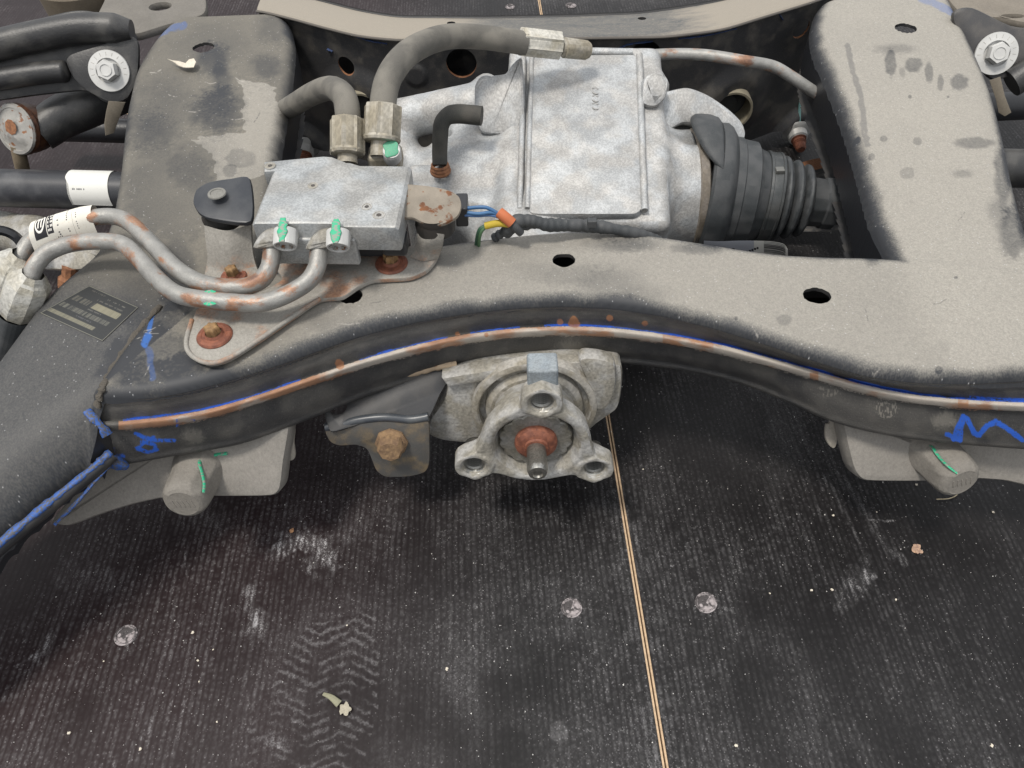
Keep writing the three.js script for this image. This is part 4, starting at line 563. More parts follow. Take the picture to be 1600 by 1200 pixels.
// ---------------------------------------------------------------- differential
const diff = thing('differential', 'pale oxidised cast aluminium differential with finned cover and three-armed pinion flange', 'differential');
{
  const a = P(822, 86, 0.272), b = P(1002, 84, 0.272), c = P(820, 334, 0.21), d = P(1004, 334, 0.212), ctr = a.clone().add(b).add(c).add(d).multiplyScalar(0.25);
  const X = b.clone().sub(a).add(d).sub(c).normalize(), Zt = c.clone().add(d).sub(a).sub(b).normalize(), N = Zt.clone().cross(X).normalize(); X.copy(N.clone().cross(Zt).negate()).normalize(); if (X.x < 0) X.negate();
  const loc = (p) => [p.clone().sub(ctr).dot(X), p.clone().sub(ctr).dot(N), p.clone().sub(ctr).dot(Zt)];
  const L = (x, y, z) => { const dx = x - ctr.x, dy = y - ctr.y, dz = z - ctr.z; return [dx * X.x + dy * X.y + dz * X.z, dx * N.x + dy * N.y + dz * N.z, dx * Zt.x + dy * Zt.y + dz * Zt.z]; };
  const ax = P(1084, 300, 0.15), axL = P(690, 312, 0.15); ax.y = axL.y = 0.152; axL.z = ax.z;
  const noseA = V3(P(838, 690, 0.15).x - 0.004, 0.148, -0.70), noseB = V3(noseA.x, 0.144, -0.57);
  const wl1 = P(770, 160, 0.235), wl2 = P(600, 190, 0.205), wl3 = P(660, 275, 0.17), wr1 = P(1020, 180, 0.21), wr2 = P(1136, 206, 0.185);
  const b1 = P(760, 136, 0.246), b2 = P(1026, 134, 0.246), vb = P(700, 288, 0.2);
  const f = (x, y, z) => {
    const dx = x - ctr.x, dy = y - ctr.y, dz = z - ctr.z, lx = dx * X.x + dy * X.y + dz * X.z, ly = dx * N.x + dy * N.y + dz * N.z, lz = dx * Zt.x + dy * Zt.y + dz * Zt.z;
    let s = sdBox(lx - 0.002, ly + 0.067, lz + 0.004, 0.097, 0.066, 0.142, 0.012);                     // main case under the cover
    s = smin(s, sdBox(lx + 0.03, ly + 0.083, lz - 0.02, 0.13, 0.065, 0.1, 0.03), 0.02);                // lower shoulder to the left
    s = smin(s, sdCyl(x, y, z, axL, ax, 0.0745, 0.006), 0.022);                                         // transverse bearing tube
    s = smin(s, sdBox(x - vb.x, y - 0.155, z - vb.z, 0.05, 0.05, 0.04, 0.008), 0.01);                  // breather boss block
    let w = Math.max(sdCap(x, y, z, wl1, wl2, 0.034, 0.026), 0) ; w = sdCap(x, y, z, wl1, wl2, 0.028, 0.024);
    s = smin(s, w, 0.012); s = smin(s, sdCap(x, y, z, wl2, wl3, 0.018, 0.022), 0.014); s = smin(s, sdCap(x, y, z, wl1, wl3, 0.016, 0.02), 0.014);
    s = smax(s, -sdCap(x, y, z, P1, P2, 0.016, 0.012), 0.008);
    s = smin(s, sdCap(x, y, z, wr1, wr2, 0.022, 0.02), 0.014);
    s = smax(s, -sdCap(x, y, z, Q1, Q2, 0.02, 0.018), 0.008);
    s = smin(s, sdCap(x, y, z, b1_02, b1_m04, 0.018, 0.022), 0.008); s = smin(s, sdCap(x, y, z, b2_02, b2_m04, 0.016, 0.02), 0.008);
    s = smax(s, -sdCyl(x, y, z, b1_045, b1_022, 0.0085, 0.001), 0.002); s = smax(s, -sdCyl(x, y, z, b2_045, b2_022, 0.0085, 0.001), 0.002);
    s = smin(s, sdCap(x, y, z, noseA, noseB, 0.06, 0.058), 0.03);
    s = Math.max(s, 0.012 - y);
    return Math.abs(s) < 0.012 ? s + (fbm(x * 90 + z * 40, y * 90 + z * 70, 2) - 0.5) * 0.0008 : s;
  };
  const V3c = (p, h) => ({ x: p.x, y: p.y - 0.012 + h * 0.5, z: p.z }), P1 = P(660, 222, 0.215), P2 = P(690, 215, 0.215), Q1 = P(1085, 200, 0.235), Q2 = P(1112, 205, 0.225);
  const b1_02 = V3c(b1, 0.02), b1_m04 = V3c(b1, -0.04), b1_045 = V3c(b1, 0.045), b1_022 = V3c(b1, 0.022), b2_02 = V3c(b2, 0.02), b2_m04 = V3c(b2, -0.04), b2_045 = V3c(b2, 0.045), b2_022 = V3c(b2, 0.022);
  const lo = [wl2.x - 0.06, 0, -1.06], hi = [wr2.x + 0.06, 0.31, -0.46];
  const housing = mesh('housing', nets(f, lo, hi, 0.0036), alu, diff, 'white-bloomed cast housing');
  // cover: proud panel with raised borders
  const on = (u, v, lift = 0) => PN(u, v, ctr, N).addScaledVector(N, lift), o2 = ctr.clone().addScaledVector(N, 0.0075);
  const cover = mesh('cover_panel', plate([[832, 92], [850, 86], [985, 84], [996, 92], [1000, 200], [1004, 300], [1004, 324], [990, 334], [840, 334], [826, 326], [826, 200]], o2, N, 0.016, 0.003, { smooth: 0.15 }), alu, housing);
  mesh('cover_rib', sweep([[831, 96], [828, 200], [824, 332]].map(([u, v]) => on(u, v, 0.0072)), 0.003, 40, 10), alu, cover); mesh('cover_rib', sweep([[818, 92], [816, 200], [812, 330]].map(([u, v]) => on(u, v, 0.003)), 0.0036, 40, 10), alu, cover);
  mesh('cover_rib', sweep([[998, 92], [1001, 200], [1006, 335]].map(([u, v]) => on(u, v, 0.0068)), 0.004, 40, 10), alu, cover); mesh('cover_rib', sweep([[834, 90], [910, 85], [988, 86]].map(([u, v]) => on(u, v, 0.004)), 0.0048, 40, 10), alu, cover); 
  mesh('side_pad', plate([[1010, 296], [1038, 294], [1040, 340], [1012, 344]], on(1024, 320, 0).add(V3(0, -0.004, 0)), V3(0.25, 0.85, 0.45).normalize(), 0.03, 0.002, { smooth: false }), alu, housing);
  // cast figures in relief
  { const g = []; for (let i = 0; i < 6; i++) { const p = on(925, 146 + i * 6, 0.0078), q = on(934, 147 + i * 6 + (i % 2), 0.0078); g.push(sweep([p, p.clone().lerp(q, 0.5).add(V3(0, 0, i % 2 ? 0.002 : -0.002)), q], 0.0009, 6, 6)); } mesh('cast_mark', merge(g), alu, cover); }
  const en = V3(0, 0.66, 0.75).normalize();
  mesh('mount_lug', plate([[1000, 150], [1042, 142], [1075, 136], [1108, 148], [1140, 170], [1160, 190], [1166, 210], [1156, 232], [1136, 246], [1120, 236], [1108, 214], [1088, 196], [1068, 192], [1040, 205], [1002, 205]], P(1110, 180, 0.234), en, 0.03, 0.005, { smooth: 0.4 }), alu, housing, 'cast lug toward the dusty arm');
  mesh('mount_lug', plate([[574, 200], [600, 180], [640, 160], [700, 140], [746, 126], [752, 170], [700, 178], [672, 180], [640, 188], [620, 200], [648, 270], [662, 300], [640, 296], [604, 236]], P(660, 170, 0.232), en, 0.032, 0.004, { smooth: 0.25 }), alu, housing, 'cast lug behind the hoses');
  mesh('bolt_lug', plate([[742, 176], [742, 134], [750, 122], [772, 117], [790, 114], [802, 98], [816, 92], [820, 200], [796, 210], [752, 206]], P(780, 150, 0.268), en, 0.034, 0.004, { smooth: 0.25, holes: [[760, 135, 0.0085]] }), alu, housing);
  mesh('bolt_lug', plate([[1004, 160], [1006, 124], [1020, 113], [1035, 115], [1044, 130], [1040, 152], [1024, 166]], P(1024, 140, 0.27), en, 0.034, 0.004, { smooth: 0.4, holes: [[1026, 133, 0.0085]] }), alu, housing);
  mesh('dowel_pin', turned([[0.008, -0.01], [0.0078, 0.006], [0.006, 0.008], [0.0001, 0.0084]], PN(1137, 211, P(1110, 180, 0.234), en), V3(0.1, 0.6, 0.8), 20), alu, housing);
  // machined end ring against the drive shaft
  mesh('seal_ring', turned([[0.0735, -0.002], [0.0765, 0], [0.0765, 0.009], [0.075, 0.0105], [0.05, 0.011]], V3(ax.x - 0.008, ax.y, ax.z), V3(1, 0, 0), 64), M({ map: aluDirtMap, color: new THREE.Color(0.5, 0.45, 0.41), roughness: 0.7 }), housing);
  // ---- front of the nose and the pinion flange
  const fz = 0.43, fc = PZ(838, 688, fz); fc.y = 0.1435;
  const no = V3(fc.x, 0.15, -0.489), nn = V3(0, 0.18, 1).normalize();
  mesh('nose_flange', plate([[700, 592], [745, 579], [830, 571], [900, 567], [968, 570], [973, 600], [966, 640], [934, 664], [900, 690], [820, 700], [700, 692], [668, 680], [672, 655], [690, 630], [698, 610]], no, nn, 0.04, 0.006, { smooth: 0.3 }), aluDirt, housing);
  mesh('nose_ledge', plate([[690, 592], [760, 580], [825, 574], [842, 588], [842, 600], [760, 596], [700, 606]], no.clone().addScaledVector(nn, 0.006), nn, 0.02, 0.003, { smooth: false }), aluDirt, housing);
  mesh('nose_ledge', plate([[905, 566], [922, 560], [960, 570], [962, 610], [948, 640], [930, 640], [918, 600]], no.clone().addScaledVector(nn, 0.008), nn, 0.02, 0.005, { smooth: 0.4 }), aluDirt, housing);
  const fn = V3(0, 0.12, 1).normalize(), cg = fc.clone().addScaledVector(fn, -0.052);
  mesh('bearing_collar', turned([[0.0625, -0.01], [0.0635, 0.0], [0.063, 0.003], [0.0605, 0.0045], [0.0575, 0.0045], [0.056, 0.003], [0.0555, -0.006], [0.05, -0.008], [0.049, 0.0], [0.044, 0.004], [0.03, 0.004]], cg, fn, 72), M({ map: aluDirtMap, color: new THREE.Color(1.1, 1.07, 1.02), roughness: 0.6, metalness: 0.2 }), diff);
  const fq = new THREE.Quaternion().setFromUnitVectors(V3(0, 0, 1), fn), inv = fq.clone().invert(), tip = [[847, 629], [741, 728], [929, 733]].map(([u, v]) => { const p = PN(u, v, fc, fn).sub(fc).applyQuaternion(inv); return [p.x, p.y]; });
  const ff = (x, y, z) => {                                             // three-armed flange in its own frame, z forward
    let d = Math.hypot(x, y) - 0.05, arm = 1e9;
    for (const [tx, ty] of tip) { const l = Math.hypot(tx, ty), h = clamp((x * tx + y * ty) / (l * l)); arm = Math.min(arm, Math.hypot(x - tx * h, y - ty * h) - mix(0.034, 0.0165, sst(0.2, 0.95, h))); }
    const body2 = smin(d, arm, 0.01);
    let s = smax(body2, Math.abs(z + 0.009) - 0.009, 0.0022);
    s = smin(s, smax(Math.hypot(x, y) - mix(0.052, 0.04, clamp(-z / 0.05)), Math.abs(z + 0.03) - 0.024, 0.006), 0.012);
    s = smax(s, -Math.max(Math.hypot(x, y + 0.001) - mix(0.034, 0.0425, clamp((z + 0.024) / 0.024)), -0.024 - z), 0.005);
    for (const [tx, ty] of tip) { s = smin(s, smax(Math.max(Math.hypot(x - tx, y - ty) - 0.0192, Math.abs((x - tx) * 0.5 + (y - ty) * 0.866) - 0.0172, Math.abs((x - tx) * 0.5 - (y - ty) * 0.866) - 0.0172), Math.abs(z + 0.007) - 0.0095, 0.002), 0.003); s = smax(s, -Math.max(Math.hypot(x - tx, y - ty) - 0.0105, -0.034 - z), 0.0006); s = smax(s, -(Math.hypot(x - tx, y - ty) - 0.0105 - (z + 0.0015) * 0.9), 0.0005); }
    return s + (fbm(x * 160 + 3, y * 160 + z * 90, 2) - 0.5) * 0.0006;
  };
  const flange = mesh('pinion_flange', nets(ff, [-0.105, -0.085, -0.058], [0.1, 0.105, 0.008], 0.0014), aluDirt, diff, 'three-armed cast flange with threaded holes'); flange.position.copy(fc); flange.quaternion.copy(fq);
  const zAxis = V3(0, 0, 1);
  mesh('casting_tab', boxUV(new RoundedBoxGeometry(0.028, 0.026, 0.026, 3, 0.003).translate(tip[0][0] + 0.001, tip[0][1] + 0.018, -0.022)), M({ map: aluMap, color: new THREE.Color(0.55, 0.62, 0.68), roughness: 0.6 }), flange, 'bluish cast block above the upper hole');
  for (const [tx, ty] of tip) { // threaded sleeves
    const o = V3(tx, ty, -0.03), pr = []; for (let i = 0; i <= 20; i++) pr.push([i % 2 ? 0.0078 : 0.0099, i * 0.00128]); pr.push([0.0102, 0.0275]); pr.push([0.0122, 0.0305]); const s = mesh('threaded_hole', turned(pr, o, zAxis, 28), steel, flange); mesh('rust_ring', turned([[0.0128, 0.0288], [0.0142, 0.0302], [0.0152, 0.0301]], o, zAxis, 24, 1.2 + tx * 20, 3.2), rust, s); mesh('hole_bottom', turned([[0.0095, 0.0005], [0.0001, 0.0005]], o, zAxis, 20), M({ color: 0x0b0a09, roughness: 0.9 }), s);
  }
  const sp = []; for (let i = 0; i < 128; i++) { const a = i / 128 * Math.PI * 2, r = 0.0315 + 0.0026 * Math.abs(Math.sin(a * 8)); sp.push(new THREE.Vector2(r * Math.cos(a), r * Math.sin(a))); }
  const sg = new THREE.ExtrudeGeometry(new THREE.Shape(sp), { depth: 0.014, bevelThickness: 0.003, bevelSize: 0.002, bevelSegments: 2 }); sg.translate(0, -0.001, -0.026);
  mesh('spline_ring', boxUV(toCreasedNormals(sg, 0.4)), M({ map: aluDirtMap, color: new THREE.Color(0.8, 0.8, 0.78), roughness: 0.45, metalness: 0.5 }), flange);
  const pc = V3(0, -0.001, -0.0095); mesh('pinion_nut', turned([[0.0205, 0], [0.021, 0.004], [0.02, 0.007], [0.017, 0.0095], [0.0125, 0.0105], [0.0115, 0.0125], [0.0092, 0.013]], pc, zAxis, 36), rustRed, flange);
  mesh('pinion_shaft', turned([[0.0094, 0.004], [0.0094, 0.031], [0.01, 0.032], [0.01, 0.038], [0.0085, 0.043], [0.005, 0.044], [0.0042, 0.042], [0.0001, 0.0405]], pc, zAxis, 30), steel, flange);
  // breather elbow
  const be = thing('breather_hose', 'short black rubber breather elbow on the differential', 'hose');
  const bo = P(688, 264, 0.222); const B = [bo.clone().add(V3(0, 0.006, 0)), P(687, 238, 0.239), P(688, 212, 0.256), P(690, 194, 0.267), P(699, 182, 0.2735), P(716, 178, 0.275), P(753, 181, 0.275)];
  mesh('elbow', sweep(B, (t) => mix(0.0088, 0.0098, t), 60, 18, { squash: (t) => [mix(1, 1.12, sst(0.6, 0.75, t)), mix(1, 0.9, sst(0.6, 0.75, t))] }), M({ map: rubberMap, color: new THREE.Color(0.85, 0.78, 0.68), roughness: 0.8 }), be);
  mesh('breather_nipple', turned([[0.012, 0], [0.0124, 0.002], [0.011, 0.004], [0.0115, 0.006], [0.0102, 0.008], [0.0105, 0.01], [0.0088, 0.012]], bo.clone().add(V3(0, -0.004, 0)), V3(0, 1, 0.05), 30), rust, be);
  // ---------------------------------------------------------------- drive shaft with boot
  const ds = thing('drive_shaft', 'black drive shaft with ribbed rubber boot and metal clamp', 'drive shaft');
  const A = V3(ax.x + 0.008, ax.y, ax.z), Bp = P(1330, 322, 0.143), dv = Bp.clone().sub(A), len = dv.length(), D = dv.clone().normalize(), S = (u) => (u - 1089) / (1330 - 1089) * len;
  const pr = (l) => l.map(([u, r]) => [r, S(u - (u - 1089) * 0.085)]);
  const joint = mesh('joint_housing', turned(pr([[1092, 0.05], [1090, 0.081], [1094, 0.084], [1116, 0.0845], [1124, 0.081], [1131, 0.0745], [1133, 0.0705], [1146, 0.0695], [1148, 0.0675], [1172, 0.0655], [1175, 0.0615], [1180, 0.058], [1190, 0.0555], [1194, 0.054]]), A, D, 64), rubber, ds, 'grey rubber-coated joint cup');
  { // crescent-shaped lip of the cup, deepest over the top
    const [bx, , bz] = basis(D), f0 = Math.PI * 0.45, f1 = Math.PI * 1.2, n = 48, m = 14, pos = [], idx = [], put = (ph, s, r) => { const p = A.clone().addScaledVector(D, s).addScaledVector(bx, Math.sin(ph) * r).addScaledVector(bz, Math.cos(ph) * r); pos.push(p.x, p.y, p.z); };
    const ring = [[0, 0.0845], [0.02, 0.088], [0.12, 0.0915], [0.3, 0.0925], [0.6, 0.0925], [0.85, 0.09], [1, 0.0835], [0.8, 0.0815], [0.4, 0.0835], [0.1, 0.0838], [0, 0.0845]];
    for (let a = 0; a <= n; a++) { const ph = mix(f0, f1, a / n), k = Math.pow(Math.sin(Math.PI * Math.pow(a / n, 1.5)), 0.7) + 0.001; for (const [t, r] of ring) put(ph, mix(S(1100) - (S(1100) - S(1052)) * k, S(1104), t), mix(0.083, r, 0.15 + 0.85 * k)); }
    const w = ring.length; for (let a = 0; a < n; a++) for (let b = 0; b < w - 1; b++) { const q = a * w + b; idx.push(q, q + 1, q + w, q + 1, q + w + 1, q + w); }
    const g = new THREE.BufferGeometry(); g.setAttribute('position', new THREE.Float32BufferAttribute(pos, 3)); g.setIndex(idx); g.computeVertexNormals(); mesh('dust_shield', boxUV(g), rubber, joint, 'curved black lip over the joint');
  }
  mesh('boot_clamp', turned(pr([[1192, 0.0535], [1193, 0.0565], [1197, 0.0568], [1198, 0.0558], [1212, 0.0555], [1213, 0.0565], [1217, 0.056], [1218, 0.053]]), A, D, 64), M({ map: rubberMap, color: new THREE.Color(1.25, 1.25, 1.25), roughness: 0.45, metalness: 0.4 }), ds);
  mesh('clamp_ear', boxUV(new RoundedBoxGeometry(0.011, 0.006, 0.009, 2, 0.0015).applyMatrix4(new THREE.Matrix4().makeTranslation(A.x + D.x * S(1194), A.y + D.y * S(1194) + 0.053, A.z + D.z * S(1194) + 0.019))), M({ color: new THREE.Color(0.16, 0.16, 0.15), roughness: 0.45, metalness: 0.5 }), ds);
  for (const [u0, u1, r] of [[1216, 1237, 0.0525], [1237, 1257, 0.049], [1257, 1276, 0.045]]) { const p = []; for (let i = 0; i <= 12; i++) { const t = i / 12; p.push([mix(u0, u1, t), r - 0.014 + 0.014 * Math.pow(Math.sin(Math.PI * t), 0.6)]); } mesh('boot_fold', turned(pr(p), A, D, 56), rubber, ds); }
  mesh('boot_neck', turned(pr([[1272, 0.033], [1280, 0.0305], [1300, 0.0295], [1303, 0.0315], [1322, 0.0315], [1325, 0.029]]), A, D, 48), rubber, ds); mesh('shaft', turned(pr([[1320, 0.025], [1420, 0.024], [1422, 0.0001]]), A, D, 36), blackClean, ds);
  // barcode label caught between the shaft and the crossmember
  const cv = document.createElement('canvas'); cv.width = 512; cv.height = 128; const g2 = cv.getContext('2d'); g2.fillStyle = '#e9e7df'; g2.fillRect(0, 0, 512, 128); g2.fillStyle = '#b9bcc4'; g2.fillRect(0, 0, 250, 128); g2.fillStyle = '#15151a'; g2.font = 'bold 60px sans-serif'; g2.save(); g2.translate(150, 30); g2.rotate(Math.PI); g2.fillText('90c', -20, 0); g2.restore(); for (let i = 0; i < 26; i++) if (white(i, 3) > 0.35) g2.fillRect(300, 4 + i * 4.6, 160, 1 + 2.6 * white(i, 8)); for (let i = 0; i < 5; i++) g2.fillRect(215 + i * 12, 40 + i * 7, 9, 14);
  const ct = new THREE.CanvasTexture(cv); ct.colorSpace = THREE.SRGBColorSpace;
  const lb = [[1100, 376], [1125, 377], [1150, 376], [1180, 376], [1205, 377], [1224, 381], [1231, 389]], r1 = lb.map(([u, v]) => P(u, v, 0.238)), r2 = lb.map(([u, v], i) => P(u, v + 14, 0.222)), r3 = lb.map(([u, v]) => P(u, v + 30, 0.205));
  const lg = loft([r1, r2, r3], 40, 6), lb2 = lg.clone(); lb2.translate(0, -0.0006, -0.0004); single('barcode_label', merge([lg, lb2]), M({ map: ct, roughness: 0.6 }), 'curled white barcode label tucked behind the crossmember beside the ribbed boot', 'label');
}

// ---------------------------------------------------------------- valve block with its rubber-mounted ears
const UP = V3(0, 1, 0);
const scrapFlat = (p, n, r) => { const g = new THREE.SphereGeometry(r, 20, 10), a = g.attributes.position; for (let i = 0; i < a.count; i++) { const k = 0.65 + 0.7 * vn(a.getX(i) / r * 1.6 + 9, a.getZ(i) / r * 1.6 + 5); a.setXYZ(i, a.getX(i) * k, a.getY(i) * 0.18, a.getZ(i) * k); } g.computeVertexNormals(); g.applyMatrix4(frameFor(n).setPosition(p)); return g; };
{
  const vb = thing('valve_block', 'light grey aluminium hydraulic valve block on rubber mounts with green dotted fittings', 'valve block');
  const H = 0.325, fl = P(392, 347, H), fr = P(622, 350, H), bl = P(409, 252, H), br = P(620, 256, H), X = fr.clone().sub(fl).setY(0).normalize(), Z = V3(-X.z, 0, X.x), W = fr.distanceTo(fl), DP = fl.clone().sub(bl).dot(Z);
  const prof = [[0.002, 0.019], [0, 0.021], [0, 0.046], [0.0025, 0.0485], [0.05, 0.0498], [W * 0.55, 0.0498], [W * 0.62, 0.0465], [W - 0.003, 0.0465], [W, 0.0435], [W, 0.021], [W - 0.002, 0.019]].map(([x, y]) => new THREE.Vector2(x, y));
  const g = new THREE.ExtrudeGeometry(new THREE.Shape(prof), { depth: DP - 0.004, bevelThickness: 0.002, bevelSize: 0.0018, bevelOffset: -0.0018, bevelSegments: 3 }); g.translate(0, -0.0498, -DP + 0.002);
  const mat = new THREE.Matrix4().makeBasis(X, UP, Z).setPosition(fl); g.applyMatrix4(mat);
  const blockM = M({ map: aluMap, color: new THREE.Color(0.92, 0.93, 0.93), roughness: 0.55, metalness: 0.35, bumpMap: aluBump, bumpScale: 0.0003 });
  const body = mesh('block_body', boxUV(toCreasedNormals(g, 0.5)), blockM, vb);
  // back corner step on the top left
  mesh('block_shoulder', plate([[412, 252], [505, 243], [518, 244], [540, 252], [545, 262], [412, 268]], P(480, 255, H - 0.0008), UP, 0.03, 0.0025, { smooth: false }), blockM, body);
  for (const [u, v, r] of [[422, 259, 0.0042], [489, 290, 0.0038], [573, 323, 0.004], [592, 336, 0.0046]]) { const p = P(u, v, u > 540 ? H - 0.0033 : H), k = mesh('plug', turned([[r + 0.0012, -0.0004], [r + 0.001, 0.0005], [r, 0.0006], [r - 0.0004, 0.0001], [0.0001, 0.0001]], p, UP, 24), aluDirt, body); mesh('plug_socket', turned([[r * 0.55, 0.0003], [0.0001, 0.0003]], p, UP, 6), M({ color: new THREE.Color(0.06, 0.055, 0.05), roughness: 0.8 }), k); }
  // black lower cover under the block
  mesh('lower_housing', boxUV(new RoundedBoxGeometry(W * 0.8, 0.026, DP * 0.66, 3, 0.004).applyMatrix4(new THREE.Matrix4().makeTranslation(W * 0.5, -0.048, -DP * 0.6)).applyMatrix4(mat)), blackClean, vb);
  mesh('face_plate', boxUV(new RoundedBoxGeometry(W * 0.66, 0.03, 0.008, 3, 0.002).applyMatrix4(new THREE.Matrix4().makeTranslation(W * 0.36, -0.031, -0.001)).applyMatrix4(mat)), blockM, vb);
  for (const [u, v] of [[434, 362], [516, 364]]) { // pipe unions: boss, clamp bolt with green dot
    const p = P(u, v, H - 0.012), b = mesh('union_boss', plate([[u - 40, v + 26], [u - 30, v + 6], [u - 12, v - 6], [u + 16, v - 10], [u + 28, v - 4], [u + 30, v + 12], [u + 10, v + 20], [u - 16, v + 26]], p.clone().addScaledVector(Z, 0.009), V3(0, 0.55, 0.84).normalize(), 0.02, 0.004, { smooth: 0.4 }), aluDirt, vb);
    const q = P(u + 14, v + 1, H - 0.01).addScaledVector(Z, 0.004), d = V3(0, -0.42, 0.9).normalize(), bolt = mesh('clamp_bolt', turned([[0.0105, -0.004], [0.0105, 0.009], [0.0098, 0.011], [0.0084, 0.0112], [0.0082, 0.007], [0.0001, 0.007]], q, d, 32), zincWhite, vb);
    const star = []; for (let i = 0; i < 6; i++) { const a = i / 6 * Math.PI * 2, [bx, , bz] = basis(d); star.push(turned([[0.0016, 0], [0.0016, 0.0025], [0.0001, 0.0027]], q.clone().addScaledVector(bx, Math.cos(a) * 0.0066).addScaledVector(bz, Math.sin(a) * 0.0066).addScaledVector(d, 0.0075), d, 8)); }
    mesh('socket_teeth', merge(star), zinc, bolt);
    const pr = [], top = basis(d)[2].y > 0 ? 1 : -1; for (let i = 0; i <= 8; i++) { const s = -0.012 + i * 0.0029; pr.push(q.clone().addScaledVector(d, s).addScaledVector(basis(d)[2], top * 0.0102)); }
    mesh('paint_mark', sweep(pr, (t) => 0.0046 * (0.25 + 0.75 * Math.sqrt(Math.sin(Math.PI * clamp(t, 0.02, 0.98)))) * (0.7 + 0.5 * vn(t * 7 + u, 3)), 24, 10, { squash: () => [1, 0.22] }), greenPaint, bolt);
  }
  // ears
  const o = P(340, 312, H - 0.01), le = mesh('ear', plate([[390, 278], [360, 278], [325, 284], [306, 296], [301, 315], [310, 332], [330, 341], [392, 345]], o, V3(-0.04, 0.98, 0.2).normalize(), 0.006, 0.002, { smooth: 0.35 }), M({ map: blackMap, color: new THREE.Color(0.8, 0.9, 1.05), roughness: 0.4 }), vb, 'black coated mounting ear');
  mesh('rivet', turned([[0.0085, 0], [0.0082, 0.0012], [0.006, 0.0016], [0.0055, 0.0008], [0.0001, 0.0008]], P(339, 303, H - 0.0045), UP, 28), M({ map: dustMap, color: new THREE.Color(0.7, 0.75, 0.8), roughness: 0.8 }), le);
  const o2 = P(675, 320, H - 0.012), re = mesh('ear', plate([[624, 288], [640, 287], [672, 290], [700, 296], [717, 306], [721, 322], [714, 338], [690, 350], [665, 349], [645, 340], [622, 336]], o2, V3(0.03, 0.97, 0.24).normalize(), 0.005, 0.0018, { smooth: 0.4 }), M({ map: zincMap, color: new THREE.Color(0.6, 0.54, 0.47), roughness: 0.85, bumpMap: aluBump, bumpScale: 0.0005 }), vb, 'dusty mounting ear with rusted edge');
  for (const [u, v, h] of [[340, 318, H - 0.016], [678, 330, H - 0.017]]) mesh('rubber_mount', turned([[0.0185, 0], [0.019, -0.004], [0.0175, -0.008], [0.019, -0.013], [0.0185, -0.02], [0.0001, -0.021]], P(u, v, h), UP, 40), M({ map: rubberMap, color: new THREE.Color(0.45, 0.38, 0.33), roughness: 0.7 }), u < 500 ? le : re);

  // ---- bracket plate bolted to the subframe
  const bk = thing('mounting_bracket', 'dusty rust-edged steel bracket plate bolted under the valve block', 'bracket');
  const bMap = rep(tile((x, y, c) => { const a = fbm(x / 64, y / 64, 5, 7), f = white(x, y), g = fbm(x / 4, y / 4, 2, 127), k = sst(0.52, 0.78, a + (f - 0.5) * 0.2), q = [0, 0, 0], t = mix(0.22, 0.3, g) * (0.85 + 0.3 * f); rustCol(clamp(g + 0.25), q); c[0] = mix(t * 1.02, q[0], k * 0.8); c[1] = mix(t * 0.97, q[1], k * 0.8); c[2] = mix(t * 0.87, q[2], k * 0.8); }), 0.19);
  const bM = M({ map: bMap, roughness: 0.85, bumpMap: aluBump, bumpScale: 0.0004 });
  const pl = mesh('bracket_plate', plate([[300, 500], [308, 482], [330, 476], [400, 458], [440, 436], [432, 412], [520, 406], [545, 401], [568, 388], [640, 384], [652, 362], [684, 362], [686, 395], [669, 420], [640, 433], [584, 437], [560, 447], [535, 463], [500, 467], [470, 486], [400, 534], [355, 561], [325, 567], [300, 556], [291, 536]], P(400, 480, HT + 0.0075), UP, 0.0055, 0.0016, { smooth: 0.35 }), bM, bk);
  mesh('plate_rim', sweep([[300, 500], [291, 536], [300, 556], [325, 567], [355, 561], [400, 534], [470, 486], [500, 467]].map(([u, v]) => P(u, v, HT + 0.0075)), 0.0022, 60, 8), bM, pl);
  // upright tabs carrying the rubber mounts
  const tabL = [[324, 352, 0.297], [360, 352, 0.297], [394, 352, 0.297]];
  const tb = mesh('bracket_tab', loft([[[319, 352], [355, 360], [392, 350]].map(([u, v]) => P(u, v, 0.296)), [[321, 375], [356, 384], [393, 374]].map(([u, v]) => P(u, v, 0.284)), [[324, 400], [358, 408], [396, 400]].map(([u, v]) => P(u, v, 0.27)), [[322, 418], [360, 426], [402, 420]].map(([u, v]) => P(u, v, 0.26)), [[318, 436], [362, 444], [412, 438]].map(([u, v]) => P(u, v, 0.2565))], 20, 5), bM, bk); { const g2 = tb.geometry.clone(); g2.translate(0, -0.003, -0.003); tb.geometry = boxUV(merge([tb.geometry, g2])); }
  const t2 = mesh('bracket_tab', loft([[[654, 352], [672, 362], [694, 366]].map(([u, v]) => P(u, v, 0.297)), [[652, 372], [668, 380], [692, 380]].map(([u, v]) => P(u, v, 0.285)), [[648, 390], [664, 396], [688, 394]].map(([u, v]) => P(u, v, 0.268)), [[640, 402], [662, 408], [684, 404]].map(([u, v]) => P(u, v, 0.2585))], 16, 5), bM, bk); { const g2 = t2.geometry.clone(); g2.translate(0, -0.003, -0.003); t2.geometry = boxUV(merge([t2.geometry, g2])); }
  for (const [u, v, s] of [[336, 526, 1], [612, 413, 1], [366, 434, 0.8]]) { // flanged bolts with brassy star pins
    const p = P(u, v, HT + 0.007), b = mesh('flange_bolt', turned([[0.0155 * s, 0], [0.0158 * s, 0.0015], [0.0145 * s, 0.0032], [0.0115 * s, 0.0036], [0.0105 * s, 0.003], [0.0085 * s, 0.0032], [0.007 * s, 0.006]], p, UP, 32), rustRed, bk);
    const pin = []; for (let i = 0; i <= 24; i++) { const a = i / 24 * Math.PI * 2, r = 0.004 + 0.0008 * Math.cos(6 * a); pin.push(new THREE.Vector2(r * Math.cos(a) * s, r * Math.sin(a) * s)); }
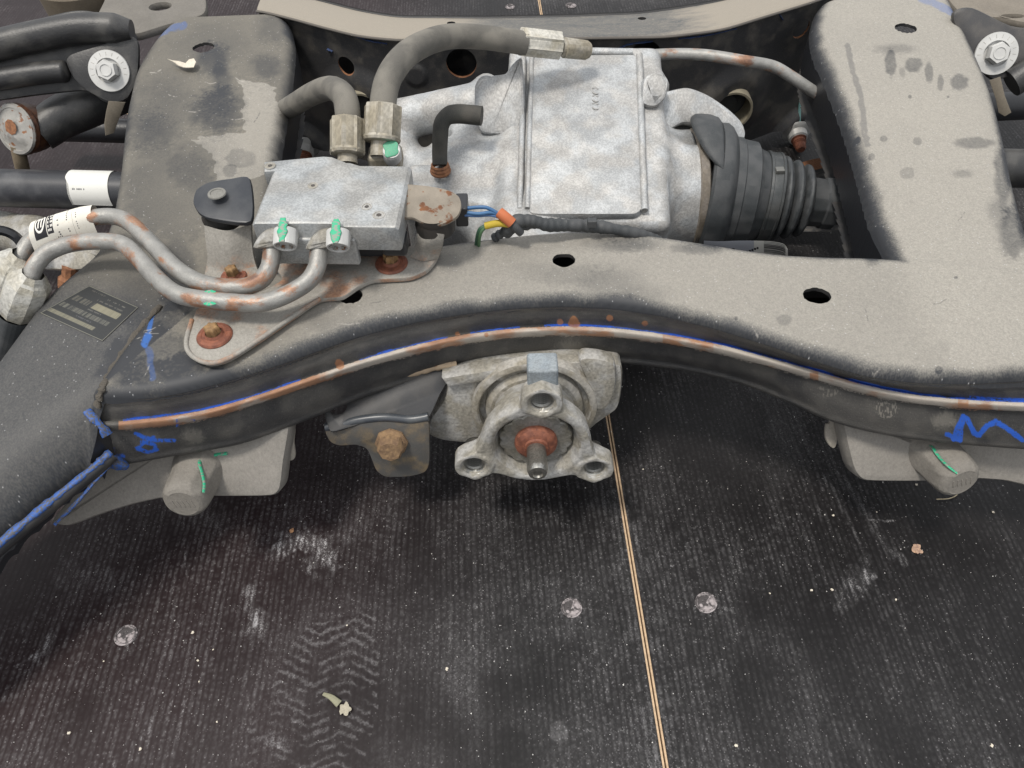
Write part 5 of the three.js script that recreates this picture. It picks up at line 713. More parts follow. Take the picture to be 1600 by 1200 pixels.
    const pg = new THREE.ExtrudeGeometry(new THREE.Shape(pin), { depth: 0.0075, bevelThickness: 0.0028, bevelSize: 0.0018, bevelSegments: 3 }); pg.rotateX(-Math.PI / 2); pg.translate(p.x, p.y + 0.003, p.z); mesh('star_pin', boxUV(pg), M({ map: rustMap, color: new THREE.Color(1.05, 1.4, 1.3), roughness: 0.7, metalness: 0.2 }), b);
  }
  // black moulded foot under the block's right end
  mesh('plastic_foot', boxUV(new RoundedBoxGeometry(0.024, 0.02, 0.022, 3, 0.005).applyMatrix4(new THREE.Matrix4().makeTranslation(W * 0.92, -0.037, -0.02)).applyMatrix4(mat)), blackClean, vb);

  // ---------------------------------------------------------------- rigid pipes
  const pts = (l) => l.map(([u, v, h]) => P(u, v, h));
  const pipeMap = (seed) => tex(1024, 128, (i, j, c) => { const s = i / 1024 * 0.5, a = fbm(i / 20 + seed, j / 16, 4), r = fbm(i / 34 + seed * 7, j / 24 + 3, 4), f = white(i + seed, j), g = mix(0.2, 0.34, a) * (0.9 + 0.2 * f), k = sst(0.55, 0.74, r + (f - 0.5) * 0.16) * 0.85, q = [0, 0, 0]; rustCol(clamp(a * 1.3 - 0.1 + (f - 0.5) * 0.4), q); c[0] = mix(g * 1.0, q[0], k); c[1] = mix(g * 0.985, q[1], k); c[2] = mix(g * 0.93, q[2], k); });
  const pipeMat = (seed) => { const t = pipeMap(seed); t.repeat.set(2, 18); return M({ map: t, roughness: 0.5, metalness: 0.35, bumpMap: aluBump, bumpScale: 0.0004 }); };
  const pr = 0.008;
  const p1 = thing('hydraulic_pipe', 'bent rusty steel pipe wearing a white paper label', 'pipe', 'hydraulic pipes'), pc1 = pts([[426, 366, 0.305], [425, 392, 0.297], [420, 420, 0.288], [404, 440, 0.282], [372, 449, 0.28], [318, 443, 0.28], [276, 420, 0.281], [236, 380, 0.283], [202, 348, 0.285], [172, 338, 0.285], [130, 343, 0.284], [84, 355, 0.28], [48, 378, 0.272], [30, 408, 0.262]]);
  mesh('pipe', sweep(pc1, pr, 140, 20), pipeMat(3), p1);
  const p2 = thing('hydraulic_pipe', 'bent rusty steel pipe with a green dot, nearer the bracket bolt', 'pipe', 'hydraulic pipes'), pc2 = pts([[500, 366, 0.305], [498, 395, 0.298], [494, 420, 0.291], [476, 444, 0.285], [432, 467, 0.281], [392, 474, 0.28], [310, 467, 0.28], [274, 458, 0.28], [246, 436, 0.28], [214, 401, 0.282], [192, 382, 0.283], [160, 377, 0.283], [110, 381, 0.28], [74, 395, 0.275], [55, 416, 0.268], [46, 440, 0.258]]);
  mesh('pipe', sweep(pc2, pr, 150, 20), pipeMat(11), p2);
  for (const [u, v] of [[330, 462], [331, 478]]) { const c = P(331, 469, 0.28), q = P(u, v, 0.2835); mesh('paint_mark', sweep([q.clone().add(V3(-0.006, 0.0035, v > 470 ? 0.0005 : -0.001)), q.clone().add(V3(0.005, 0.0035, v > 470 ? 0.001 : -0.001))], (t) => 0.0028 * (0.2 + 0.8 * Math.sin(Math.PI * clamp(t, 0.02, 0.98))), 10, 8, { squash: () => [1, 0.4] }), greenPaint, p2); }
  // paper label wrapped round the first pipe
  const cv = document.createElement('canvas'); cv.width = 640; cv.height = 256; const g2 = cv.getContext('2d');
  g2.fillStyle = '#d3d0c6'; g2.fillRect(0, 0, 640, 256);
  for (let i = 0; i < 900; i++) { g2.fillStyle = 'rgba(150,130,100,' + (0.05 + 0.12 * rnd()) + ')'; g2.fillRect(rnd() * 640, rnd() * 256, 2 + rnd() * 9, 1 + rnd() * 4); }
  g2.fillStyle = '#26262a'; g2.fillRect(52, 40, 118, 160); g2.strokeStyle = '#e6e3da'; g2.lineWidth = 11; g2.beginPath(); g2.arc(108, 124, 44, 0, 7); g2.stroke(); g2.fillStyle = '#e6e3da'; g2.fillRect(82, 98, 52, 10); g2.fillRect(88, 106, 11, 44); g2.fillRect(117, 106, 11, 44);
  g2.fillStyle = '#2d2d31'; g2.fillRect(178, 52, 56, 140); g2.fillStyle = '#e6e3da'; for (let i = 0; i < 4; i++) for (let j = 0; j < 7; j++) if (white(i, j + 90) > 0.3) g2.fillRect(186 + i * 12, 60 + j * 18, 8, 11);
  g2.fillStyle = '#3a3a3e'; for (let r = 0; r < 3; r++) for (let i = 0; i < 16; i++) if (white(i, r + 40) > 0.35) g2.fillRect(270 + r * 92 + (i % 2) * 3, 40 + i * 11, 14 - r * 3, 6); g2.fillRect(250, 215, 10, 18); g2.fillRect(268, 215, 6, 18); g2.fillRect(282, 215, 10, 18); g2.fillStyle = '#8b8880'; g2.fillRect(420, 20, 3, 215);
  const lt = new THREE.CanvasTexture(cv); lt.colorSpace = THREE.SRGBColorSpace; lt.wrapS = lt.wrapT = THREE.RepeatWrapping;
  const la = [[150, 338], [130, 342], [105, 348], [80, 357], [56, 366]].map(([u, v]) => P(u, v, 0.283)), rows = []; // sheet folded over the pipe with two hanging flaps
  for (const [dz, dy] of [[-0.012, -0.012], [-0.0105, 0.002], [-0.005, 0.0098], [0.003, 0.011], [0.0095, 0.006], [0.0125, -0.002], [0.0145, -0.012]]) rows.push(la.map((p, i) => p.clone().add(V3(dz * 0.15, dy + 0.0006 * Math.sin(i * 2.2), dz * (1 + 0.06 * i)))));
  const lg = loft(rows, 40, 5); { const u = lg.attributes.uv; for (let i = 0; i < u.count; i++) u.setXY(i, 1 - u.getX(i), 1 - u.getY(i)); } mesh('paper_label', lg, M({ map: lt, roughness: 0.8 }), p1, 'white printed paper label with round emblem');
  // union nut block at the pipe ends
  const un = thing('pipe_union', 'chunky pale metal hex union joining both pipe ends', 'union');
  for (const [a, b, r] of [[[34, 402, 0.268], [4, 470, 0.225], 0.021], [[50, 432, 0.262], [26, 492, 0.222], 0.0195]]) { const A = P(...a), B = P(...b), d = B.clone().sub(A), l = d.length(); d.normalize(); const m = mesh('union_nut', turned([[0.0098, -0.004], [0.012, -0.001], [0.0135, 0.002], [r * 0.85, 0.004], [r, 0.009], [r, l * 0.8], [r * 0.85, l * 0.95], [r * 0.7, l], [0.0001, l]], A, d, 9), M({ map: aluDirtMap, color: new THREE.Color(1.2, 1.2, 1.16), roughness: 0.6, metalness: 0.2, bumpMap: aluBump, bumpScale: 0.0006 }), un); mesh('hose_stub', turned([[0.0165, 0], [0.0165, 0.16], [0.0001, 0.16]], A.clone().addScaledVector(d, l * 0.98), d.clone().add(V3(-0.25, -0.55, 0.15)).normalize(), 28), rubber, m); }
  // ---------------------------------------------------------------- hoses with crimped sleeves
  const crimp = (n, A, d, l, r, mat, parent) => { const sh = []; for (let i = 0; i < 64; i++) { const a = i / 64 * Math.PI * 2, k = r * (1 + 0.08 * (Math.cos(8 * a) > 0.8 ? 1 : 0)); sh.push(new THREE.Vector2(k * Math.cos(a), k * Math.sin(a))); } const g = new THREE.ExtrudeGeometry(new THREE.Shape(sh), { depth: l, bevelThickness: 0.002, bevelSize: 0.0025, bevelSegments: 3 }); const [x, y, z] = basis(d.clone().normalize()); g.applyMatrix4(new THREE.Matrix4().makeBasis(x, z.clone().negate(), y).setPosition(A)); return mesh(n, boxUV(toCreasedNormals(g, 0.5)), mat, parent); };
  const crimpM = M({ map: aluDirtMap, color: new THREE.Color(0.95, 0.9, 0.8), roughness: 0.65, metalness: 0.2 });
  const hA = thing('hydraulic_hose', 'shorter grey rubber hose bending under the stained side arm', 'hose', 'hydraulic hoses');
  mesh('hose', sweep(pts([[543, 205, 0.325], [543, 175, 0.34], [537, 150, 0.345], [518, 138, 0.33], [492, 145, 0.3], [464, 161, 0.262], [440, 175, 0.225], [415, 188, 0.19]]), 0.0125, 80, 22), hose, hA);
  { const A = P(543, 246, 0.312), B = P(543, 186, 0.337); const c = crimp('crimp_sleeve', A.clone().lerp(B, 0.1), B.clone().sub(A), A.distanceTo(B) * 0.86, 0.0132, crimpM, hA); mesh('crimp_collar', turned([[0.0098, -0.006], [0.0098, 0.002], [0.0165, 0.003], [0.0175, 0.0055], [0.0165, 0.008]], A, B.clone().sub(A), 30), crimpM, c); }
  const hB = thing('hydraulic_hose', 'longer grey rubber hose arching from the valve block over the crossmember', 'hose', 'hydraulic hoses');
  mesh('hose', sweep(pts([[598, 188, 0.335], [600, 150, 0.35], [610, 117, 0.36], [634, 86, 0.362], [668, 66, 0.355], [705, 57, 0.345], [750, 58, 0.335], [790, 63, 0.328], [822, 68, 0.322]]), 0.0132, 100, 22), hose, hB);
  { const A = P(596, 226, 0.318), B = P(599, 165, 0.345); const c = crimp('crimp_sleeve', A.clone().lerp(B, 0.12), B.clone().sub(A), A.distanceTo(B) * 0.84, 0.0145, crimpM, hB); mesh('crimp_collar', turned([[0.0105, -0.012], [0.0105, 0.002], [0.018, 0.003], [0.019, 0.0055], [0.018, 0.008]], A, B.clone().sub(A), 30), crimpM, c); const q = P(612, 238, 0.315); const eb = mesh('elbow_bolt', turned([[0.0095, -0.012], [0.0095, 0.003], [0.0082, 0.0055], [0.0001, 0.006]], q, V3(0.1, 0.8, 0.5), 28), zincWhite, hB); mesh('paint_mark', scrapFlat(q.clone().addScaledVector(V3(0.1, 0.8, 0.5).normalize(), 0.006), V3(0.1, 0.8, 0.5).normalize(), 0.0075), greenPaint, eb, 'dab of green paint'); mesh('elbow_block', boxUV(new RoundedBoxGeometry(0.034, 0.02, 0.026, 3, 0.005).applyMatrix4(new THREE.Matrix4().makeTranslation(P(602, 244, 0.303).x, 0.3, P(602, 244, 0.303).z))), crimpM, hB); }
  { const A = P(816, 65, 0.323), B = P(872, 71, 0.312); crimp('crimp_sleeve', A, B.clone().sub(A), A.distanceTo(B), 0.0122, M({ map: aluDirtMap, color: new THREE.Color(1.3, 1.28, 1.2), roughness: 0.6 }), hB); const C = P(876, 74, 0.311), D = P(930, 80, 0.298); mesh('end_fitting', turned([[0.0098, 0], [0.0098, 0.004], [0.0115, 0.005], [0.011, 0.034], [0.009, 0.038], [0.0001, 0.038]], C, D.clone().sub(C), 24), crimpM, hB); }
  const ln = thing('brake_line', 'bare grey steel line running from the differential to the dusty side arm', 'pipe');
  mesh('line', sweep(pts([[930, 94, 0.24], [970, 91, 0.243], [1040, 85, 0.246], [1100, 86, 0.248], [1160, 95, 0.25], [1205, 103, 0.24], [1232, 117, 0.23], [1265, 139, 0.214], [1300, 161, 0.196], [1340, 186, 0.175]]), 0.0074, 100, 16), pipeMat(23), ln);
  // ---------------------------------------------------------------- wiring
  const wr = thing('wiring_loom', 'bundle of coloured wires with black taped loom beside the valve block', 'wiring');
  const col = (r, g, b, q = 0.5) => M({ color: new THREE.Color(r, g, b), roughness: q });
  mesh('plug_connector', boxUV(new RoundedBoxGeometry(0.012, 0.022, 0.026, 3, 0.002).applyMatrix4(new THREE.Matrix4().makeTranslation(P(722, 328, 0.285).x, 0.285, P(722, 328, 0.285).z))), blackClean, wr);
  mesh('wire', sweep(pts([[726, 326, 0.292], [745, 324, 0.294], [762, 325, 0.294], [782, 336, 0.288]]), 0.0018, 30, 8), col(0.035, 0.11, 0.24), wr, 'blue wire'); mesh('wire', sweep(pts([[726, 332, 0.29], [748, 334, 0.29], [768, 332, 0.29], [784, 338, 0.287]]), 0.0018, 30, 8), col(0.045, 0.13, 0.27), wr, 'blue wire'); mesh('wire', sweep(pts([[726, 336, 0.288], [746, 337, 0.287], [766, 336, 0.287], [782, 340, 0.286]]), 0.0016, 30, 8), col(0.05, 0.12, 0.28), wr, 'blue wire');
  mesh('sleeve', sweep(pts([[780, 332, 0.289], [790, 340, 0.286], [800, 349, 0.281]]), 0.0055, 16, 14), col(0.42, 0.12, 0.045, 0.7), wr, 'orange heat-shrink sleeve');
  mesh('sleeve', sweep(pts([[800, 348, 0.281], [806, 356, 0.277], [814, 364, 0.27]]), 0.004, 14, 10), rubber, wr);
  mesh('sleeve', sweep(pts([[796, 350, 0.278], [778, 349, 0.278], [758, 353, 0.275]]), 0.0036, 16, 12), col(0.45, 0.33, 0.03, 0.7), wr, 'yellow tape sleeve');
  mesh('wire', sweep(pts([[760, 352, 0.275], [750, 358, 0.272], [746, 368, 0.264], [744, 382, 0.25]]), 0.0018, 24, 8), col(0.03, 0.09, 0.05), wr, 'green wire'); mesh('wire', sweep(pts([[758, 355, 0.274], [752, 362, 0.27], [749, 372, 0.262], [748, 384, 0.25]]), 0.0018, 24, 8), col(0.06, 0.13, 0.06), wr, 'green wire');
  mesh('loom', sweep(pts([[790, 364, 0.262], [805, 347, 0.278], [830, 345, 0.277], [858, 352, 0.27], [890, 352, 0.266], [925, 353, 0.262], [960, 358, 0.258], [1000, 366, 0.25], [1030, 376, 0.236]]), (t) => 0.0058 + 0.00025 * Math.sin(t * 150) + 0.0016 * vn(t * 26, 2) - 0.002 * sst(0.55, 1, t), 160, 14), rubber, wr, 'black taped loom'); mesh('loom', sweep(pts([[772, 372, 0.252], [792, 360, 0.264], [815, 354, 0.27], [850, 348, 0.271], [885, 349, 0.269]]), (t) => 0.0045 + 0.0005 * Math.sin(t * 70), 90, 12), rubber, wr);
  mesh('cable_tie', boxUV(new RoundedBoxGeometry(0.009, 0.008, 0.007, 2, 0.001).applyMatrix4(new THREE.Matrix4().makeTranslation(P(925, 348, 0.272).x, 0.272, P(925, 348, 0.272).z))), rubber, wr);
}

// ---------------------------------------------------------------- links and arms at both sides
let aa;
{
  const armMap = rep(tile((x, y, c) => { const a = fbm(x / 64, y / 64, 5, 7), f = white(x, y), d = clamp(0.06 + sst(0.4, 0.85, a) * 0.4 + (f > 0.985 ? 0.8 : 0) + (f - 0.5) * 0.06); c[0] = mix(0.018, 0.2, d * 0.5); c[1] = mix(0.0185, 0.19, d * 0.5); c[2] = mix(0.02, 0.17, d * 0.5); }), 0.18);
  const armM = M({ map: armMap, roughness: 0.44, bumpMap: aluBump, bumpScale: 0.0003 }), n = V3(0.12, 0.55, 0.83).normalize(), o = P(171, 110, 0.225);
  const boltAt = (parent, u, v, o, n, r) => { // zinc flange bolt with cam marks
    const p = PN(u, v, o, n); const b = mesh('flange_washer', turned([[0.004, 0], [r, 0], [r + 0.0006, 0.001], [r, 0.0028], [r * 0.62, 0.0034]], p, n, 48), zincWhite, parent);
    mesh('hex_head', turned([[r * 0.54, 0.002], [r * 0.54, 0.012], [r * 0.48, 0.0145], [0.0001, 0.0148]], p, n, 6), zincWhite, b); mesh('head_ring', turned([[r * 0.3, 0.0146], [r * 0.3, 0.0156], [r * 0.26, 0.0158], [r * 0.25, 0.0148], [0.0001, 0.0148]], p, n, 30), zincWhite, b);
    const [bx, , bz] = basis(n), tk = []; for (let i = 0; i < 11; i++) { const a = i * 0.36 - 0.3; tk.push(sweep([p.clone().addScaledVector(n, 0.0032).addScaledVector(bx, Math.cos(a) * r * 0.74).addScaledVector(bz, -Math.sin(a) * r * 0.74), p.clone().addScaledVector(n, 0.0029).addScaledVector(bx, Math.cos(a) * r * 0.9).addScaledVector(bz, -Math.sin(a) * r * 0.9)], 0.0004, 2, 6)); } mesh('cam_marks', merge(tk), zinc, b); return b;
  };
  // left: pressed upper arm with two ribs
  const ua = thing('control_arm', 'glossy black pressed control arm with two ribs bolted beside the stained arm', 'control arm');
  mesh('arm_plate', plate([[-60, 50], [0, 47], [60, 30], [115, 18], [160, 24], [196, 36], [212, 60], [206, 100], [196, 150], [180, 162], [160, 158], [132, 142], [60, 148], [0, 156], [-60, 160]], o.clone().addScaledVector(n, -0.008), n, 0.012, 0.003, { smooth: 0.4 }), armM, ua);
  mesh('rib', sweep([[-70, 90], [0, 70], [60, 56], [120, 45], [170, 44], [206, 47]].map(([u, v]) => PN(u, v, o, n)), (t) => 0.0195 * (t > 0.85 ? 1 - (t - 0.85) * 2.2 : 1), 60, 20, { squash: () => [1, 1] }), armM, ua);
  mesh('rib', sweep([[-70, 135], [0, 124], [50, 116], [90, 112], [108, 112]].map(([u, v]) => PN(u, v, o, n)), (t) => 0.0145 * (t > 0.86 ? Math.sqrt(Math.max(0.05, 1 - Math.pow((t - 0.86) / 0.14, 2))) : 1), 50, 18), armM, ua);
  mesh('edge_flange', sweep([[-70, 62], [0, 49], [60, 34], [120, 21], [160, 26], [196, 38]].map(([u, v]) => PN(u, v, o, n)), 0.0035, 50, 8), armM, ua);
  const cl = mesh('clevis_plate', plate([[103, 96], [112, 84], [150, 72], [200, 56], [216, 70], [214, 120], [200, 152], [180, 160], [162, 156], [130, 138], [112, 118]], o.clone().addScaledVector(n, 0.004), n, 0.008, 0.0025, { smooth: 0.4 }), armM, ua); boltAt(cl, 171, 111, o.clone().addScaledVector(n, 0.0045), n, 0.0265);
  mesh('clip_tab', plate([[170, 158], [196, 160], [186, 186], [178, 208], [165, 212], [163, 195], [166, 175]], P(178, 185, 0.2), V3(0.5, 0.3, 0.8).normalize(), 0.003, 0.0006, { smooth: false }), M({ map: dustMap, color: new THREE.Color(0.5, 0.47, 0.42), roughness: 0.8 }), ua);
  // bracket above with a bushing eye at the top left
  const tb = thing('body_mount', 'dusty body mount bracket with a dark eye above the ribbed control arm', 'mount');
  const om = P(180, 20, 0.245);
  mesh('mount_plate', plate([[150, 34], [196, 40], [212, 52], [260, 38], [316, 22], [322, 2], [310, -30], [240, -60], [180, -30], [160, 5]], om, UP, 0.012, 0.003, { smooth: 0.35, holes: [[250, 9, 0.016, 0.0135]] }), M({ map: dustMap, color: new THREE.Color(0.55, 0.56, 0.58), roughness: 0.85 }), tb);
  mesh('mount_eye', turned([[0.058, -0.06], [0.062, -0.02], [0.064, 0.004], [0.06, 0.009], [0.05, 0.01], [0.044, 0.006], [0.043, -0.03]], P(125, -22, 0.24), UP, 48), M({ map: dustMap, color: new THREE.Color(0.5, 0.45, 0.38), roughness: 0.8 }), tb); mesh('eye_rubber', turned([[0.043, -0.012], [0.02, -0.008], [0.018, -0.02], [0.0001, -0.02]], P(125, -22, 0.24), UP, 36), rubber, tb);
  // curved arm and ball joint
  const lk = thing('ball_joint_link', 'rusty ball joint end on a thick black curved link', 'link');
  mesh('link_arm', sweep([P(60, 208, 0.15), P(95, 184, 0.158), P(130, 168, 0.162), P(175, 150, 0.164), P(240, 128, 0.164)], (t) => 0.026 + 0.004 * Math.sin(t * 3), 50, 22), armM, lk);
  { const c = P(24, 202, 0.165), d = V3(-0.35, 0.45, 0.85).normalize(); const bo = mesh('joint_boot', turned([[0.026, -0.045], [0.031, -0.035], [0.034, -0.02], [0.033, -0.012], [0.0355, -0.008], [0.034, -0.003], [0.0335, 0]], c, d, 44), M({ map: rustMap, color: new THREE.Color(0.28, 0.25, 0.24), roughness: 0.5 }), lk); mesh('joint_cap', turned([[0.0335, -0.004], [0.035, -0.001], [0.0335, 0.002], [0.029, 0.0022], [0.0285, 0.001], [0.026, 0.0012], [0.02, 0.004], [0.012, 0.0085], [0.0001, 0.0095]], c, d, 44), zinc, bo, 'zinc joint cap with rust bloom'); mesh('rust_bloom', turned([[0.0105, 0.0094], [0.006, 0.0106], [0.0001, 0.0108]], c.clone().add(V3(0.004, 0.004, 0)), d, 9), rust, bo); }
  mesh('link_rod', sweep([P(27, 228, 0.14), P(32, 250, 0.12), P(36, 268, 0.1), P(38, 290, 0.08)], 0.0095, 24, 14), M({ map: dustMap, color: new THREE.Color(0.6, 0.52, 0.4), roughness: 0.85 }), lk);
  const tr = thing('tie_rod', 'slim black rod crossing behind the clip tab', 'rod'); mesh('rod', sweep([P(70, 202, 0.07), P(130, 203, 0.07), P(240, 206, 0.07)], 0.019, 20, 20), blackClean, tr);
  // anti-roll bar with white label
  const sb = thing('anti_roll_bar', 'thick black anti-roll bar wearing a white printed label', 'bar');
  const bA = P(-60, 292, 0.13), bB = P(230, 300, 0.13); mesh('bar', sweep([bA, bA.clone().lerp(bB, 0.5), bB], 0.0255, 30, 32), M({ map: armMap, roughness: 0.38, color: new THREE.Color(1.1, 1.15, 1.3) }), sb);
  { const cv = document.createElement('canvas'); cv.width = 256; cv.height = 256; const g = cv.getContext('2d'); g.fillStyle = '#cfcfca'; g.fillRect(0, 0, 256, 256); for (let i = 0; i < 400; i++) { g.fillStyle = 'rgba(130,125,115,' + 0.15 * rnd() + ')'; g.fillRect(rnd() * 256, rnd() * 256, 1 + rnd() * 8, 1 + rnd() * 2); } g.fillStyle = '#4a4a4c'; for (let i = 0; i < 9; i++) if (white(i, 61) > 0.3) g.fillRect(96 + i * 7, 176, 5, 7); g.strokeStyle = '#c9c8c2'; for (let i = 0; i < 3; i++) { g.beginPath(); g.moveTo(120, 120 - i * 12); g.quadraticCurveTo(150, 112 - i * 12, 180, 122 - i * 12); g.stroke(); }
    const t = new THREE.CanvasTexture(cv); t.colorSpace = THREE.SRGBColorSpace; const rows = [], rx = [128, 132, 150, 170, 195]; for (let i = 0; i <= 8; i++) { const a = mix(-1.15, 1.75, i / 8); rows.push(rx.map((u, k) => { const p = PN(u, 296, bA, V3(0, 0, 1)); const tt = (p.x - bA.x) / (bB.x - bA.x), c = bA.clone().lerp(bB, tt + (k === 0 && i > 4 ? 0.02 : 0)); return c.add(V3(0, Math.cos(a) * 0.0264, Math.sin(a) * 0.0264)); })); }
    const lg = loft(rows, 20, 3); const u = lg.attributes.uv; for (let i = 0; i < u.count; i++) u.setXY(i, u.getX(i), 1 - u.getY(i)); mesh('bar_label', lg, M({ map: t, roughness: 0.6 }), sb, 'white printed label'); }
  // pale alloy arm below the bar
  const al = thing('alloy_arm', 'dirty pale alloy arm lying under the anti-roll bar', 'control arm');
  mesh('arm_body', nets((x, y, z) => { let s = sdCap(x, y, z, aa[0], aa[1], 0.03, 0.026); s = smin(s, sdCap(x, y, z, aa[1], aa[2], 0.026, 0.02), 0.02); return Math.max(s, y - 0.105 + 0.02 * Math.abs(x - aa[1].x) / 0.1); }, ...(() => { aa = [P(-40, 352, 0.08), P(60, 372, 0.075), P(150, 405, 0.06)]; return [[aa[0].x - 0.04, 0.02, Math.min(aa[0].z, aa[1].z, aa[2].z) - 0.04], [aa[2].x + 0.04, 0.13, Math.max(aa[0].z, aa[1].z, aa[2].z) + 0.04]]; })(), 0.004), aluDirt, al);
  mesh('arm_web', plate([[60, 395], [70, 390], [140, 395], [150, 410], [140, 420], [58, 418]], P(100, 405, 0.085), V3(0, 0.8, 0.6).normalize(), 0.01, 0.002), aluDirt, al); mesh('arm_bolt', turned([[0.014, 0], [0.014, 0.012], [0.01, 0.016], [0.01, 0.03], [0.0001, 0.031]], P(108, 448, 0.05), V3(0.3, 0.8, -0.3), 10), rust, al);
  mesh('bushing_eye', turned([[0.03, -0.02], [0.032, 0], [0.03, 0.012], [0.024, 0.014], [0.02, 0.01], [0.02, -0.02]], P(0, 392, 0.12), V3(0.5, 0.5, 0.7).normalize(), 40), blackClean, al);
  mesh('arm_foot', plate([[30, 490], [70, 482], [90, 492], [60, 520], [20, 540], [0, 530]], P(50, 505, 0.03), UP, 0.03, 0.004), aluDirt, al);
  // ---- right side
  const no = V3(-0.2, 0.5, 0.84).normalize(), or = P(1560, 80, 0.225);
  const ra = thing('control_arm', 'black pressed control arm bolted beside the evenly dusty side arm', 'control arm');
  const cr = mesh('clevis_plate', plate([[1490, 20], [1520, 12], [1580, 40], [1640, 50], [1680, 100], [1650, 150], [1600, 118], [1570, 122], [1545, 120], [1500, 60]], or, no, 0.012, 0.003, { smooth: 0.4 }), M({ map: blackMap, color: new THREE.Color(1.5, 1.45, 1.4), roughness: 0.5 }), ra); boltAt(cr, 1556, 84, or.clone().addScaledVector(no, 0.0008), no, 0.027);
  mesh('rib', sweep([[1580, 130], [1610, 112], [1660, 90], [1720, 75]].map(([u, v]) => PN(u, v, or, no)), 0.02, 30, 18), armM, ra);
  mesh('clip_tab', plate([[1546, 126], [1563, 120], [1570, 150], [1580, 176], [1570, 182], [1560, 176], [1556, 156]], P(1562, 150, 0.2), V3(-0.5, 0.3, 0.8).normalize(), 0.003, 0.0006, { smooth: false }), M({ map: dustMap, color: new THREE.Color(0.55, 0.52, 0.47), roughness: 0.8 }), ra);
  const rm = thing('body_mount', 'dusty body mount bracket behind the bolt by the evenly dusty arm', 'mount');
  mesh('mount_plate', plate([[1480, -10], [1500, 18], [1530, 28], [1560, 26], [1600, 34], [1660, 40], [1680, -10], [1600, -40], [1520, -40]], P(1560, 10, 0.245), UP, 0.012, 0.003, { smooth: 0.35, holes: [[1583, 24, 0.016, 0.006]] }), M({ map: dustMap, color: new THREE.Color(0.62, 0.6, 0.58), roughness: 0.85 }), rm);
  const rb = thing('anti_roll_bar', 'thick black anti-roll bar end emerging beyond the evenly dusty arm', 'bar'); mesh('bar', sweep([P(1540, 262, 0.13), P(1620, 264, 0.13), P(1720, 268, 0.13)], 0.0255, 20, 28), M({ map: armMap, roughness: 0.38 }), rb);
  const rt = thing('tie_rod', 'slim black rod behind the clip tab of the evenly dusty arm', 'rod'); mesh('rod', sweep([P(1530, 168, 0.08), P(1620, 164, 0.08), P(1720, 160, 0.08)], 0.022, 20, 20), blackClean, rt);
}

// ---------------------------------------------------------------- sticker on the side arm
{
  const cv = document.createElement('canvas'); cv.width = 512; cv.height = 320; const g = cv.getContext('2d'); g.fillStyle = '#1f2123'; g.fillRect(0, 0, 512, 320);
  for (let i = 0; i < 1500; i++) { g.fillStyle = 'rgba(120,112,95,' + 0.22 * rnd() + ')'; g.fillRect(rnd() * 512, rnd() * 320, 1 + rnd() * 5, 1 + rnd() * 2); }
  g.strokeStyle = '#8d8b7c'; g.lineWidth = 4; g.strokeRect(4, 4, 504, 312);
  const bar = (y, x0, x1, h, c) => { for (let x = x0; x < x1; x += 6) { if (white(x, y) > 0.28) { g.fillStyle = c; g.globalAlpha = 0.55 + 0.45 * white(x, y + 5); g.fillRect(x, y, 4 + 2 * white(x, y + 9), h); } } g.globalAlpha = 1; };
  bar(96, 30, 220, 44, '#6e6b5e'); g.fillStyle = '#8c8870'; g.fillRect(215, 92, 235, 50); bar(98, 220, 450, 40, '#a09a80'); bar(178, 20, 440, 36, '#77766a'); g.fillStyle = '#6f6d5c'; g.fillRect(10, 252, 380, 30); bar(254, 12, 390, 26, '#8d8972');
  const small = (y, x0, x1, c) => { for (let x = x0; x < x1; x += 8) if (white(x + 7, y) > 0.3) { g.fillStyle = c; g.fillRect(x, y, 5, 11 * (0.6 + 0.4 * white(x, y + 2))); } };
  small(36, 250, 420, '#807e74'); small(66, 180, 430, '#6c6b64'); small(152, 210, 330, '#75746c'); small(228, 200, 330, '#62626a'); small(20, 60, 200, '#5c5a52');
  g.fillStyle = 'rgba(40,41,42,0.32)'; g.fillRect(0, 0, 512, 320);
  const t = new THREE.CanvasTexture(cv); t.colorSpace = THREE.SRGBColorSpace;
  const corner = [[140, 446], [216, 480], [160, 533], [62, 489]], rows = []; // laid on the arm's own surface
  for (let j = 0; j <= 12; j++) { const r = []; for (let i = 0; i <= 16; i++) { const a = i / 16, b = j / 12, u = mix(mix(corner[0][0], corner[1][0], a), mix(corner[3][0], corner[2][0], a), b), v = mix(mix(corner[0][1], corner[1][1], a), mix(corner[3][1], corner[2][1], a), b); let p = P(u, v, 0.24); for (let k = 0; k < 6; k++) p = P(u, v, gAt(gH, p.x, p.z) + 0.0007); r.push(p); } rows.push(r); }
  const lg = loft(rows, 32, 2); const q = lg.attributes.uv; for (let i = 0; i < q.count; i++) q.setXY(i, q.getX(i), 1 - q.getY(i)); mesh('sticker', lg, M({ map: t, roughness: 0.5 }), shellParts[0], 'dark printed sticker with rows of worn code');
}
